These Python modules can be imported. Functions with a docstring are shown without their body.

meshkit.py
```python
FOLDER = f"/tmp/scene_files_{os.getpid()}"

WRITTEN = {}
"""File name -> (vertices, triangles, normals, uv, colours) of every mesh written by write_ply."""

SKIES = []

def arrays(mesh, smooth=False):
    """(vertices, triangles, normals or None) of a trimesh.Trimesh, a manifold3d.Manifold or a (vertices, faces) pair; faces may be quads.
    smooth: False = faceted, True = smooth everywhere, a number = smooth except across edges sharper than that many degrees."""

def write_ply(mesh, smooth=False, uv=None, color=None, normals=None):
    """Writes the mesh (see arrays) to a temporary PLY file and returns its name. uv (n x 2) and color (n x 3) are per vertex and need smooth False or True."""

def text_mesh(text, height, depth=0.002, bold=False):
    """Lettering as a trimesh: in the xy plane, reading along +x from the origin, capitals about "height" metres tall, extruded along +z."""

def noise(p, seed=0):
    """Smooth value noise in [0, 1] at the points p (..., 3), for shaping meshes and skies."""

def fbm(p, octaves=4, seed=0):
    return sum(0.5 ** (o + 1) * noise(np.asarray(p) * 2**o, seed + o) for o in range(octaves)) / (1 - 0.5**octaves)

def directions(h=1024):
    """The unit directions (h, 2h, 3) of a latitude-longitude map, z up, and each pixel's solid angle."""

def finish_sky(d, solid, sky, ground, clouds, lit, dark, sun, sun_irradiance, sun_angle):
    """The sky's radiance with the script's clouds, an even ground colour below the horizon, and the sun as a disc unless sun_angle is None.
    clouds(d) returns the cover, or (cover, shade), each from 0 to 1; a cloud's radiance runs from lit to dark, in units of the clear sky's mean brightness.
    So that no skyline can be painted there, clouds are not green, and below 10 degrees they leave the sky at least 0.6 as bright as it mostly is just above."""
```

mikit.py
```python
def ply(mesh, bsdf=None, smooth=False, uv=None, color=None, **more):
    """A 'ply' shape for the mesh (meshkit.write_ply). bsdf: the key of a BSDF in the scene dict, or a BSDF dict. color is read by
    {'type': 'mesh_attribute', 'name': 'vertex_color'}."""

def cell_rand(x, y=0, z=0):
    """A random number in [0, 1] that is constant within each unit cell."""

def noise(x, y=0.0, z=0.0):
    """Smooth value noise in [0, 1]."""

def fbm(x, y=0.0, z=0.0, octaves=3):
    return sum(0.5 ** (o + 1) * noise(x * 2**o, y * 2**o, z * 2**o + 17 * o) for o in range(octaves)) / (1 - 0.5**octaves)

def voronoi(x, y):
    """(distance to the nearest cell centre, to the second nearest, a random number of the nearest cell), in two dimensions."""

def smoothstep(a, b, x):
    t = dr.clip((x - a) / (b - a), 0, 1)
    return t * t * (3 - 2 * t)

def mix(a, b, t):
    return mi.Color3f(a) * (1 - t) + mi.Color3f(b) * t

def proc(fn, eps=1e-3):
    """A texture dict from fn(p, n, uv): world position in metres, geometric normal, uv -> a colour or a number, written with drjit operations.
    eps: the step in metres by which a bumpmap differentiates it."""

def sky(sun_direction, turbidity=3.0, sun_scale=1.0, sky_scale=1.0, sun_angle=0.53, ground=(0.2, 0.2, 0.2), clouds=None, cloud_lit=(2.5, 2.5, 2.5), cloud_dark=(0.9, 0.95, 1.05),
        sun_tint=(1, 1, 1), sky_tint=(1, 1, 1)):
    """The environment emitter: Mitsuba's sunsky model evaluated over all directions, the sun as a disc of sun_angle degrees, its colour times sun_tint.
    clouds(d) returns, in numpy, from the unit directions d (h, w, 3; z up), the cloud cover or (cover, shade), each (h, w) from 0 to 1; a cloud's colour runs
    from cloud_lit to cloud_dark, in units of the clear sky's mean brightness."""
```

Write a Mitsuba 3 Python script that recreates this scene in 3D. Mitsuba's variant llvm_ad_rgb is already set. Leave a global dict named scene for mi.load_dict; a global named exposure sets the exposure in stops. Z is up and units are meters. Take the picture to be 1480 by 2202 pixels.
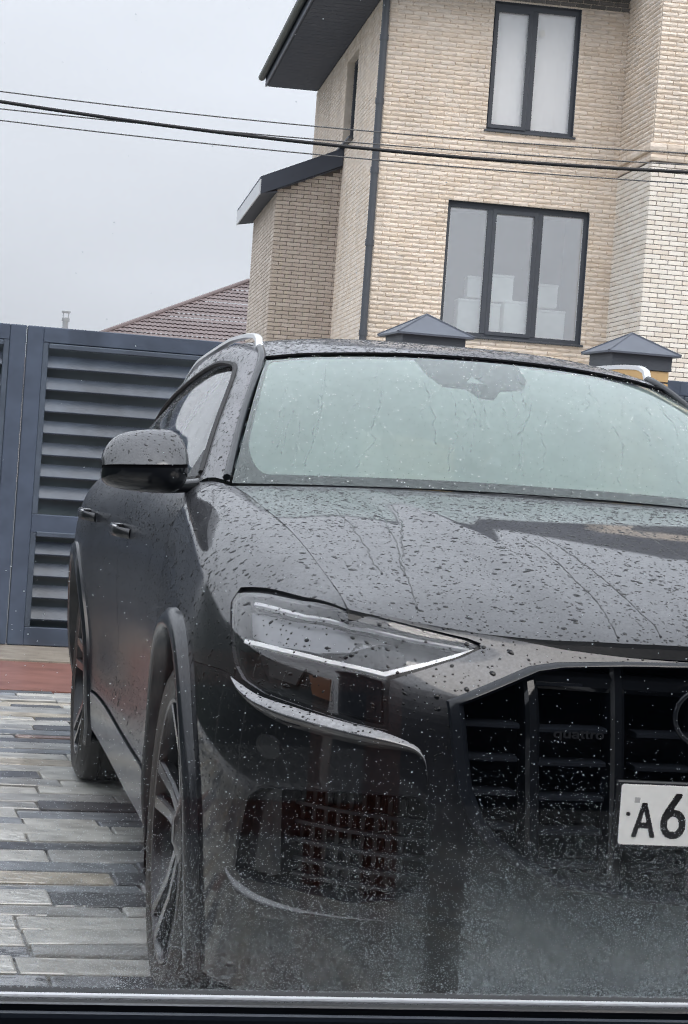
import math, random, numpy as np, trimesh, shapely, mitsuba as mi, drjit as dr, mikit, meshkit
from shapely.geometry import Polygon, LineString, Point, box as sbox
from mikit import proc, noise, fbm, cell_rand, smoothstep, mix, voronoi
T = mi.ScalarTransform4f

# ---------------------------------------------------------------- camera, sky, exposure
EYE = np.array([0.0, 0.0, 1.18966])
PITCH, ROLL, FOCAL = -0.02056, 0.070993, 4314.3          # focal length in pixels of the 1480-wide photograph
fwd = np.array([0, math.cos(PITCH), math.sin(PITCH)]); rgt = np.array([1.0, 0, 0]); upv = np.cross(rgt, fwd)
UP = -math.sin(ROLL) * rgt + math.cos(ROLL) * upv; RIGHT = math.cos(ROLL) * rgt + math.sin(ROLL) * upv

def overcast(d):
    el = np.clip(d[..., 2], 0, 1)
    n = meshkit.fbm(d * np.array([2.2, 2.2, 5.0]) + 3.1, 4, 5) - 0.5
    n2 = meshkit.fbm(d * np.array([5.0, 5.0, 16.0]) + 9.1, 4, 8) - 0.5
    lum = 0.265 + 0.735 * el ** 0.88 + 0.15 * n + 0.07 * n2
    return np.ones_like(el), np.clip(1.12 - lum, 0, 1)

scene = {
    'camera': {'type': 'perspective', 'fov_axis': 'x', 'fov': math.degrees(2 * math.atan(740 / FOCAL)), 'near_clip': 0.02, 'far_clip': 600.0,
               'to_world': T().look_at(origin=EYE.tolist(), target=(EYE + fwd).tolist(), up=UP.tolist())},
    'sky': mikit.sky((0.42, -0.80, 1.15), turbidity=4, sun_scale=0.24, sun_angle=50, sun_tint=(.86, .96, 1.16), clouds=overcast, cloud_lit=(2.46, 2.62, 2.88), cloud_dark=(0.42, 0.44, 0.47), ground=(0.15, 0.15, 0.15)),
}
exposure = 2.95
labels = {}
rng = np.random.default_rng(7)

# ---------------------------------------------------------------- materials
def solid(name, rgb, rough=0.6, spec=0.5, metallic=0.0, coat=0.0, coat_gloss=0.9, var=0.0, scale=8.0, bump=0.0, bscale=60.0, two=True, stain=0.0):
    base = {'type': 'rgb', 'value': list(rgb)}
    if var:
        c = [float(x) for x in rgb]
        def fn(p, n, uv, c=c):
            t = fbm(p.x * scale, p.y * scale, p.z * scale, 4)
            k = 1.0 - var + 2 * var * t
            if stain: k *= 1.0 - stain * smoothstep(.45, .75, fbm(p.x * 1.7, p.y * 1.7, p.z * .7, 4)) - stain * .6 * smoothstep(.5, .7, fbm(p.x * 5, p.y * 5, p.z * .5, 3))
            return mi.Color3f(c) * k
        base = proc(fn)
    b = {'type': 'principled', 'base_color': base, 'roughness': rough, 'specular': spec, 'metallic': metallic}
    if coat: b.update({'clearcoat': coat, 'clearcoat_gloss': coat_gloss})
    if bump:
        def bf(p, n, uv): return bump * fbm(p.x * bscale, p.y * bscale, p.z * bscale, 3)
        b = {'type': 'bumpmap', 'tex': proc(bf), 'scale': 1.0, 'bsdf': b}
    scene[name] = {'type': 'twosided', 'bsdf': b} if two else b

solid('m_paint_dry', (0.006, 0.0065, 0.0085), 0.06, 0.6, coat=1.0, coat_gloss=0.97)
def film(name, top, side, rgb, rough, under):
    """Black paint under grey for fine drizzle and painted sky sheen, more facing up."""
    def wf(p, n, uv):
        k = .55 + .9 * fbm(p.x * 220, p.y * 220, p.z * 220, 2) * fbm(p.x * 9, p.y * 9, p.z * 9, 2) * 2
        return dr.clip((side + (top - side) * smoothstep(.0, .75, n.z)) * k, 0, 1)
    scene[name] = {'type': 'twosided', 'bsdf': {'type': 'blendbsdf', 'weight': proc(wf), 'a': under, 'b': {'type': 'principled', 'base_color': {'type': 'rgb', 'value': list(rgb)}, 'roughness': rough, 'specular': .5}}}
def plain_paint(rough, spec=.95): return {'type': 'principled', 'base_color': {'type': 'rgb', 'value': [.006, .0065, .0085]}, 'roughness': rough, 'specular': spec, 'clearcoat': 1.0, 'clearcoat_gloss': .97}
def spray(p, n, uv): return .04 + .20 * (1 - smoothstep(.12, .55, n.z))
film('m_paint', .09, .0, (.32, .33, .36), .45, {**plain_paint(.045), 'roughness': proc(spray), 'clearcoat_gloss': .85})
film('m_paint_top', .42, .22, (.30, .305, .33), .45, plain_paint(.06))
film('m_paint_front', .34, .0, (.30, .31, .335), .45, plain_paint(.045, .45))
film('m_paint_ledge', .75, .02, (.36, .37, .39), .45, plain_paint(.05))  # strong grey put in for the sky the ledge mirrors
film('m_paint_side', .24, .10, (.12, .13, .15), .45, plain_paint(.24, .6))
solid('m_water_black', (0.004, 0.005, 0.006), 0.04, 0.35)
solid('m_black_gloss', (0.006, 0.007, 0.009), 0.08, 0.5)
solid('m_black_satin', (0.010, 0.011, 0.013), 0.35, 0.4)
solid('m_gap', (0.003, 0.003, 0.004), 0.9, 0.1)
solid('m_trim', (0.013, 0.015, 0.019), 0.20, 0.5, var=0.2, scale=30)
solid('m_rubber', (0.016, 0.016, 0.017), 0.55, 0.4, var=0.35, scale=40)
solid('m_tyre', (0.022, 0.021, 0.020), 0.45, 0.4, var=0.35, scale=30)
solid('m_rim', (0.020, 0.021, 0.024), 0.22, 0.6, metallic=0.3)
solid('m_rim_cut', (0.13, 0.135, 0.145), 0.13, 0.5, metallic=0.9)
solid('m_alu', (0.80, 0.80, 0.80), 0.28, 0.5, metallic=0.85)
solid('m_chrome', (0.86, 0.87, 0.88), 0.08, 0.5, metallic=1.0)
solid('m_lamp_sheen', (0.17, 0.175, 0.19), 0.32, 0.5, metallic=0.4, var=.35, scale=18)
solid('m_lamp_rib', (0.045, 0.047, 0.05), 0.2, 0.5)
solid('m_grille', (0.010, 0.012, 0.016), 0.22, 0.5)
solid('m_lamp_dark', (0.02, 0.021, 0.024), 0.2, 0.5)
solid('m_drl_dim', (0.40, 0.41, 0.43), 0.3, 0.5)
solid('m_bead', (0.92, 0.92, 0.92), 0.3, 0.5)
solid('m_drl', (0.86, 0.87, 0.88), 0.35, 0.5)
solid('m_amber', (0.075, 0.036, 0.022), 0.2, 0.5)
solid('m_plate', (0.86, 0.86, 0.84), 0.45, 0.4, var=0.06, scale=60)
solid('m_ink', (0.012, 0.012, 0.013), 0.5, 0.3)
solid('m_badge', (0.028, 0.030, 0.034), 0.3, 0.5, metallic=0.5)
solid('m_hologram', (0.45, 0.45, 0.45), 0.4)
solid('m_int_dark', (0.018, 0.018, 0.019), 0.7, 0.3)
solid('m_int_mid', (0.06, 0.058, 0.055), 0.7, 0.3)
solid('m_disc', (0.20, 0.20, 0.20), 0.35, 0.5, metallic=0.8)
scene['m_lens'] = {'type': 'thindielectric', 'int_ior': 1.5}
scene['m_glass_side'] = {'type': 'thindielectric', 'int_ior': 1.52, 'specular_transmittance': {'type': 'rgb', 'value': [0.30, 0.34, 0.33]}}
scene['m_windscreen'] = {'type': 'thindielectric', 'int_ior': 1.42, 'specular_transmittance': {'type': 'rgb', 'value': [0.66, 0.74, 0.715]}, 'specular_reflectance': {'type': 'rgb', 'value': [0.93, 1.0, 0.97]}}
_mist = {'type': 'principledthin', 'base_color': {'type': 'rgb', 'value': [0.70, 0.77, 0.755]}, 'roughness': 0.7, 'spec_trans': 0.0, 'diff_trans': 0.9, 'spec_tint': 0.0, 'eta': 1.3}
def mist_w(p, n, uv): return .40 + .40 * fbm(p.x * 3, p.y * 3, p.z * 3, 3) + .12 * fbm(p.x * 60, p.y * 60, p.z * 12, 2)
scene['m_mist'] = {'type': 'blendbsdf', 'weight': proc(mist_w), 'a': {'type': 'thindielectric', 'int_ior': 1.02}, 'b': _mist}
scene['m_drop'] = {'type': 'dielectric', 'int_ior': 1.33, 'ext_ior': 1.0}
scene['m_speck'] = {'type': 'principledthin', 'base_color': {'type': 'rgb', 'value': [0.78, 0.84, 0.86]}, 'roughness': 0.6, 'spec_trans': 0.0, 'diff_trans': 1.3, 'eta': 1.33}
scene['m_pane'] = {'type': 'thindielectric', 'int_ior': 1.62}
scene['m_clear_glass'] = {'type': 'thindielectric', 'int_ior': 1.6}
scene['m_house_glass'] = {'type': 'thindielectric', 'int_ior': 4.0, 'specular_transmittance': {'type': 'rgb', 'value': [.80, .86, .88]}}

# ---------------------------------------------------------------- mesh helpers
class MB:
    def __init__(s): s.V, s.F, s.n = [], [], 0
    def add(s, v, f):
        v = np.asarray(v, float); f = np.asarray(f, int)
        if f.shape[1] == 4: f = np.vstack([f[:, [0, 1, 2]], f[:, [0, 2, 3]]])
        s.V.append(v); s.F.append(f + s.n); s.n += len(v); return s
    def get(s): return np.vstack(s.V), np.vstack(s.F)

BOXF = np.array([[0, 3, 2, 1], [4, 5, 6, 7], [0, 1, 5, 4], [1, 2, 6, 5], [2, 3, 7, 6], [3, 0, 4, 7]])
def bx(o, a, b, c):
    """A box from corner o with edge vectors a, b, c (right handed)."""
    o, a, b, c = (np.asarray(x, float) for x in (o, a, b, c))
    return np.array([o, o + a, o + a + b, o + b, o + c, o + a + c, o + a + b + c, o + b + c]), BOXF
def cbox(x0, x1, y0, y1, z0, z1): return bx((x0, y0, z0), (x1 - x0, 0, 0), (0, y1 - y0, 0), (0, 0, z1 - z0))
def bevel_box(o, a, b, c, r):
    """The box with its edges cut off by r (hull of shrunk boxes)."""
    o, a, b, c = (np.asarray(x, float) for x in (o, a, b, c)); L = [np.linalg.norm(x) for x in (a, b, c)]; U = [x / l for x, l in zip((a, b, c), L)]
    pts = []
    for i in (0, 1):
        for j in (0, 1):
            for k in (0, 1):
                for m in range(3):
                    s = [(L[q] if (i, j, k)[q] else 0) + (0 if q == m else (-r if (i, j, k)[q] else r)) for q in range(3)]
                    pts.append(o + sum(U[q] * s[q] for q in range(3)))
    h = trimesh.convex.convex_hull(np.array(pts)); return np.array(h.vertices), np.array(h.faces)

def tube_mesh(pts, radii, sides=8, caps=True):
    p = np.asarray(pts, float); t = np.gradient(p, axis=0); t /= np.linalg.norm(t, axis=1, keepdims=True) + 1e-12
    a = np.cross(t, np.where(np.abs(t[:, 2:]) < 0.9, [0, 0, 1.0], [1.0, 0, 0])); a /= np.linalg.norm(a, axis=1, keepdims=True); b = np.cross(t, a)
    an = np.arange(sides) * 2 * np.pi / sides
    r = np.broadcast_to(radii, (len(p),))[:, None, None]
    v = (p[:, None] + r * (np.cos(an)[None, :, None] * a[:, None] + np.sin(an)[None, :, None] * b[:, None])).reshape(-1, 3)
    i, j = np.meshgrid(np.arange(len(p) - 1), np.arange(sides), indexing='ij')
    f = np.stack([i * sides + j, i * sides + (j + 1) % sides, (i + 1) * sides + (j + 1) % sides, (i + 1) * sides + j], -1).reshape(-1, 4)
    f = np.vstack([f[:, [0, 1, 2]], f[:, [0, 2, 3]]])
    if caps:
        n = len(v); v = np.vstack([v, p[:1], p[-1:]]); k = np.arange(sides); m = (len(p) - 1) * sides
        f = np.vstack([f, np.stack([k * 0 + n, (k + 1) % sides, k], 1), np.stack([k * 0 + n + 1, m + k, m + (k + 1) % sides], 1)])
    return v, f
def sweep(pts, ups, sides_, prof, closed_prof=True):
    """Sweep a profile (a along side vector, b along up vector) along pts."""
    p = np.asarray(pts, float); U = np.asarray(ups, float); S = np.asarray(sides_, float); pr = np.asarray(prof, float); m = len(pr)
    v = (p[:, None] + pr[None, :, :1] * S[:, None] + pr[None, :, 1:] * U[:, None]).reshape(-1, 3)
    js = np.arange(m if closed_prof else m - 1); i, j = np.meshgrid(np.arange(len(p) - 1), js, indexing='ij')
    f = np.stack([i * m + j, i * m + (j + 1) % m, (i + 1) * m + (j + 1) % m, (i + 1) * m + j], -1).reshape(-1, 4)
    f = np.vstack([f[:, [0, 1, 2]], f[:, [0, 2, 3]]])
    if closed_prof:
        k = np.arange(1, m - 1); e = (len(p) - 1) * m
        f = np.vstack([f, np.stack([k * 0, k + 1, k], 1), np.stack([k * 0 + e, e + k, e + k + 1], 1)])
    return v, f
def grid_mesh(P):
    a, b = P.shape[:2]; i, j = np.meshgrid(np.arange(a - 1), np.arange(b - 1), indexing='ij')
    f = np.stack([i * b + j, (i + 1) * b + j, (i + 1) * b + j + 1, i * b + j + 1], -1).reshape(-1, 4)
    return P.reshape(-1, 3), np.vstack([f[:, [0, 1, 2]], f[:, [0, 2, 3]]])
def lathe(prof, n=48, close=False):
    """(radius, y) profile turned about the y axis."""
    pr = np.asarray(prof, float); an = np.arange(n) * 2 * np.pi / n
    v = np.stack([pr[:, None, 0] * np.cos(an), np.broadcast_to(pr[:, None, 1], (len(pr), n)), pr[:, None, 0] * np.sin(an)], -1)
    i, j = np.meshgrid(np.arange(len(pr) - 1), np.arange(n), indexing='ij')
    f = np.stack([i * n + j, i * n + (j + 1) % n, (i + 1) * n + (j + 1) % n, (i + 1) * n + j], -1).reshape(-1, 4)
    return v.reshape(-1, 3), np.vstack([f[:, [0, 1, 2]], f[:, [0, 2, 3]]])
def poly_extrude(poly, o, ex, ey, ez, depth):
    """Extrude a shapely polygon drawn in (ex, ey) by depth along ez."""
    MBx = MB()
    for g in getattr(poly, 'geoms', [poly]):
        m = trimesh.creation.extrude_polygon(g, depth, engine='earcut'); v = np.array(m.vertices)
        MBx.add(np.asarray(o) + v[:, :1] * np.asarray(ex) + v[:, 1:2] * np.asarray(ey) + v[:, 2:] * np.asarray(ez), np.array(m.faces))
    return MBx.get()

def numbered(k):
    if k not in scene and not any(x.startswith(k + '__') for x in scene): return k
    i = 1
    while f'{k}_{i:03d}' in scene or any(x.startswith(f'{k}_{i:03d}__') for x in scene): i += 1
    return f'{k}_{i:03d}'
_count = {}
def nkey(k):
    i = _count.get(k, 0); _count[k] = i + 1
    return k if i == 0 else f'{k}_{i:03d}'
def put(key, mesh, bsdf, smooth=False, label=None, category=None, group=None, kind=None):
    """ONE entry of the scene under key (a number is added to a key that is taken)."""
    key = nkey(key); scene[key] = mikit.ply(mesh, bsdf, smooth); tag(key, label, category, group, kind); return key
def tag(key, label=None, category=None, group=None, kind=None):
    d = {k: v for k, v in dict(label=label, category=category, group=group, kind=kind).items() if v}
    if d: labels.setdefault(key, {}).update(d)
    return key
# ---- car body master surface (car frame: x forward from the front axle, y to the car's left, z up) ----
from scipy.interpolate import Akima1DInterpolator, CubicSpline
from scipy.spatial import cKDTree
NET = np.array([
 [(.885,0,.912),(.905,0,.872),(.92,0,.80),(.93,0,.70),(.935,0,.60),(.935,0,.48),(.925,0,.36),(.895,0,.19)],
 [(.862,-.30,.913),(.884,-.30,.876),(.908,-.30,.80),(.917,-.30,.70),(.922,-.30,.60),(.922,-.30,.48),(.912,-.30,.36),(.883,-.30,.19)],
 [(.790,-.52,.919),(.806,-.525,.886),(.868,-.53,.80),(.88,-.53,.70),(.886,-.53,.60),(.886,-.53,.48),(.876,-.53,.36),(.845,-.52,.19)],
 [(.735,-.66,.931),(.757,-.668,.899),(.812,-.672,.818),(.83,-.674,.71),(.834,-.674,.60),(.834,-.674,.48),(.824,-.67,.36),(.795,-.655,.19)],
 [(.655,-.735,.956),(.692,-.762,.923),(.735,-.782,.845),(.752,-.79,.74),(.758,-.792,.62),(.758,-.792,.49),(.748,-.788,.36),(.715,-.765,.19)],
 [(.54,-.740,.981),(.60,-.80,.943),(.642,-.855,.865),(.664,-.873,.76),(.67,-.876,.64),(.67,-.876,.5),(.66,-.87,.36),(.625,-.848,.19)],
 [(.41,-.746,1.009),(.45,-.82,.980),(.50,-.893,.90),(.526,-.926,.79),(.535,-.937,.66),(.535,-.937,.5),(.53,-.93,.36),(.505,-.908,.19)],
 [(.27,-.753,1.038),(.29,-.838,1.012),(.33,-.908,.945),(.36,-.947,.84),(.37,-.966,.69),(.37,-.966,.5),(.37,-.958,.36),(.36,-.94,.20)],
 [(.11,-.76,1.064),(.12,-.842,1.043),(.14,-.913,.985),(.15,-.953,.89),(.15,-.976,.74),(.15,-.976,.5),(.15,-.966,.36),(.15,-.948,.24)],
 [(-.10,-.77,1.090),(-.10,-.842,1.074),(-.10,-.914,1.02),(-.10,-.952,.92),(-.10,-.976,.77),(-.10,-.974,.52),(-.10,-.964,.38),(-.10,-.945,.25)],
 [(-.38,-.783,1.121),(-.39,-.842,1.105),(-.40,-.908,1.05),(-.40,-.940,.95),(-.40,-.955,.78),(-.40,-.953,.55),(-.40,-.952,.40),(-.40,-.93,.25)],
 [(-.68,-.815,1.139),(-.70,-.862,1.116),(-.70,-.910,1.05),(-.70,-.932,.95),(-.70,-.940,.78),(-.70,-.930,.58),(-.70,-.936,.42),(-.70,-.925,.26)],
 [(-1.1,-.862,1.122),(-1.1,-.894,1.088),(-1.1,-.921,1.03),(-1.1,-.935,.95),(-1.1,-.938,.78),(-1.1,-.922,.58),(-1.1,-.934,.42),(-1.1,-.928,.26)],
 [(-1.7,-.868,1.124),(-1.7,-.899,1.088),(-1.7,-.925,1.03),(-1.7,-.938,.95),(-1.7,-.940,.78),(-1.7,-.922,.58),(-1.7,-.934,.42),(-1.7,-.930,.26)],
 [(-2.3,-.864,1.130),(-2.3,-.905,1.092),(-2.3,-.940,1.03),(-2.3,-.955,.95),(-2.3,-.955,.78),(-2.3,-.938,.58),(-2.3,-.944,.42),(-2.3,-.935,.26)],
 [(-2.65,-.852,1.138),(-2.65,-.910,1.096),(-2.65,-.957,1.03),(-2.65,-.980,.95),(-2.65,-.988,.78),(-2.65,-.978,.55),(-2.65,-.966,.40),(-2.65,-.945,.26)],
 [(-2.995,-.84,1.146),(-2.995,-.908,1.10),(-2.995,-.963,1.02),(-2.995,-.992,.91),(-2.995,-1.004,.75),(-2.995,-1.0,.52),(-2.995,-.985,.38),(-2.995,-.95,.26)],
 [(-3.4,-.82,1.15),(-3.4,-.892,1.10),(-3.4,-.947,1.02),(-3.4,-.973,.91),(-3.4,-.98,.75),(-3.4,-.97,.52),(-3.4,-.95,.38),(-3.4,-.92,.28)],
 [(-3.72,-.78,1.14),(-3.75,-.85,1.09),(-3.78,-.905,1.01),(-3.80,-.93,.90),(-3.81,-.935,.75),(-3.82,-.925,.54),(-3.80,-.90,.42),(-3.75,-.87,.32)],
 [(-3.88,-.64,1.13),(-3.93,-.69,1.08),(-3.97,-.73,1.00),(-4.0,-.745,.89),(-4.02,-.75,.75),(-4.03,-.74,.56),(-4.0,-.72,.45),(-3.94,-.70,.36)],
])
NI, NJ = NET.shape[:2]
UK = np.concatenate([[0], np.cumsum(np.linalg.norm(np.diff(NET[:,4],axis=0),axis=1))])
VK = np.arange(NJ)*1.0
_rows = [CubicSpline(UK, NET[:,j], bc_type='natural') for j in range(NJ)]
_mi = [Akima1DInterpolator(UK, NET[:,j]) for j in range(NJ)]
def master(u, v):
    u=np.clip(np.asarray(u,float).ravel(),0,UK[-1]); v=np.clip(np.asarray(v,float).ravel(),0,NJ-1)
    rows=np.stack([.5*_rows[j](u)+.5*_mi[j](u) for j in range(NJ)],1)      # n, NJ, 3
    # cubic along v, vectorised over points
    out=CubicSpline(VK, rows, axis=1, bc_type='natural')
    k=np.clip(np.floor(v).astype(int),0,NJ-2); t=(v-k)[:,None]; c=out.c      # 4, NJ-1, n, 3
    i=np.arange(len(u))
    c=[c[m,k,i] for m in range(4)]
    return ((c[0]*t+c[1])*t+c[2])*t+c[3]
def master_n(u,v,e=2e-3):
    a=master(u+e,v)-master(u-e,v); b=master(u,v+e*6)-master(u,v-e*6)
    n=np.cross(b,a); n/=np.linalg.norm(n,axis=1,keepdims=True)+1e-12
    p=master(u,v); s=np.sign((n*np.stack([p[:,0]*.35+.6,p[:,1],p[:,2]*0+.0],1)).sum(1)); 
    return n
_gu,_gv=np.meshgrid(np.linspace(0,UK[-1],520),np.linspace(0,NJ-1,150),indexing='ij')
_gp=master(_gu.ravel(),_gv.ravel()); _kd=cKDTree(_gp)
def to_uv(pts):
    """(u, v) on the master surface nearest to each 3-D point."""
    pts=np.atleast_2d(np.asarray(pts,float)); i=_kd.query(pts)[1]; u=_gu.ravel()[i].copy(); v=_gv.ravel()[i].copy()
    for _ in range(5):
        e=1e-3; p=master(u,v); a=(master(u+e,v)-p)/e; b=(master(u,v+e)-p)/e; d=pts-p
        aa,bb,ab,ad,bd=(a*a).sum(1),(b*b).sum(1),(a*b).sum(1),(a*d).sum(1),(b*d).sum(1); det=aa*bb-ab*ab+1e-12
        u=np.clip(u+np.clip((bb*ad-ab*bd)/det,-.05,.05),0,UK[-1]); v=np.clip(v+np.clip((aa*bd-ab*ad)/det,-.3,.3),0,NJ-1)
    return np.stack([u,v],1)
# ---------------------------------------------------------------- the car
CX, CY, CYAW = 0.59968, 4.5475, 0.195056
CF = np.array([math.sin(CYAW), -math.cos(CYAW), 0]); CL = np.array([math.cos(CYAW), math.sin(CYAW), 0])
def c2w(p): p = np.asarray(p, float); return np.array([CX, CY, 0]) + p[..., :1] * CF + p[..., 1:2] * CL + p[..., 2:] * np.array([0, 0, 1.0])
EYE_C = np.array([(EYE - [CX, CY, 0]) @ CF, (EYE - [CX, CY, 0]) @ CL, EYE[2]])
CAR = 'parked_car'
tag(CAR, 'wet black SUV covered in raindrops, parked facing the viewer in front of the brick house', 'car')
def mirror(m): v, f = m; v = np.array(v) * [1, -1, 1]; return v, np.asarray(f)[:, ::-1]
DROPS = []            # (mesh, share) that rain falls on
def part(name, mesh, bsdf, smooth=35, label=None, kind=None):
    v, f = mesh; return put(name, (c2w(v), f), bsdf, smooth, label, kind=kind)
def orient(mesh, d=(0, 0, 1)):
    v, f = np.asarray(mesh[0]), np.asarray(mesh[1]); n = np.cross(v[f[:, 1]] - v[f[:, 0]], v[f[:, 2]] - v[f[:, 0]]).sum(0); return (v, f if n @ np.asarray(d, float) > 0 else f[:, ::-1])
def both(name, mesh, bsdf, smooth=35, label=None):
    part(name, mesh, bsdf, smooth, label); part(name, mirror(mesh), bsdf, smooth)

def offset(p, uv, d):
    return p - d * master_n(uv[:, 0], uv[:, 1])      # master_n points inwards: positive d goes outwards
def trim_mesh(poly, surf, du, dv, rim=0.012, flip=False):
    """The part of surf(uv) -> (points, inward normals) inside a polygon in (u, v), with its edge folded inwards by rim."""
    mb = MB(); u0, v0, u1, v1 = poly.bounds
    us = np.arange(math.floor(u0 / du), math.ceil(u1 / du) + 1) * du; vs = np.arange(math.floor(v0 / dv), math.ceil(v1 / dv) + 1) * dv
    cells = np.array([[sbox(a, b, a + du, b + dv) for b in vs[:-1]] for a in us[:-1]], dtype=object).ravel()
    shapely.prepare(poly); inside = shapely.contains_properly(poly, cells); cross = shapely.intersects(poly, cells) & ~inside
    uv, F, n = [], [], 0
    for c in cells[inside]:
        x = np.array(c.exterior.coords)[:4]; uv.append(x); F += [[n, n + 1, n + 2], [n, n + 2, n + 3]]; n += 4
    for c in shapely.intersection(poly, cells[cross]):
        for g in getattr(c, 'geoms', [c]):
            if g.geom_type != 'Polygon' or g.area < 1e-9: continue
            for t in shapely.constrained_delaunay_triangles(g).geoms:
                uv.append(np.array(t.exterior.coords)[:3]); F.append([n, n + 1, n + 2]); n += 3
    uv = np.vstack(uv); F = np.array(F)
    key, inv = np.unique(np.round(uv, 6), axis=0, return_inverse=True); F = inv.ravel()[F]; F = F[(F[:, 0] != F[:, 1]) & (F[:, 1] != F[:, 2]) & (F[:, 2] != F[:, 0])]
    d1, d2 = key[F[:, 1]] - key[F[:, 0]], key[F[:, 2]] - key[F[:, 0]]; neg = d1[:, 0] * d2[:, 1] - d1[:, 1] * d2[:, 0] < 0; F[neg] = F[neg][:, ::-1]
    p, nin = surf(key); fn = np.cross(p[F[:, 1]] - p[F[:, 0]], p[F[:, 2]] - p[F[:, 0]])
    if (fn * nin[F[:, 0]]).sum() > 0: F = F[:, ::-1]
    mb.add(p, F)
    if rim:
        for ring in [poly.exterior, *poly.interiors]:
            l = np.array(shapely.segmentize(ring, min(du, dv * .15)).coords); q, nn = surf(l); k = np.arange(len(q) - 1); m = len(q)
            f = np.stack([k, k + 1, k + 1 + m, k + m], 1)
            mb.add(np.vstack([q, q + nn * rim]), np.vstack([f, f[:, ::-1]]) if False else f)
    return mb.get()
def MS(d=0.0):
    def s(uv): p = master(uv[:, 0], uv[:, 1]); n = master_n(uv[:, 0], uv[:, 1]); return p - d * n, n
    return s
def uvline(pts, step=0.02):
    """3-D polyline -> dense (u, v) polyline on the master surface."""
    p = np.asarray(pts, float); seg = np.linalg.norm(np.diff(p, axis=0), axis=1); t = np.concatenate([[0], np.cumsum(seg)]); q = np.linspace(0, t[-1], max(2, int(t[-1] / step)))
    q = np.unique(np.concatenate([q, t])); return to_uv(np.stack([np.interp(q, t, p[:, k]) for k in range(3)], 1))
def uvpoly(pts, step=0.02):
    return Polygon(uvline(list(pts) + [pts[0]], step)[:-1]).buffer(0)
def smooth_pts(pts, n=60):
    p = np.asarray(pts, float); t = np.concatenate([[0], np.cumsum(np.linalg.norm(np.diff(p, axis=0), axis=1))]); q = np.linspace(0, t[-1], n)
    return np.stack([Akima1DInterpolator(t, p[:, k])(q) for k in range(3)], 1)
def round_poly(poly, r): return poly.buffer(-r, join_style='round').buffer(2 * r, join_style='round').buffer(-r, join_style='round')

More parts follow.
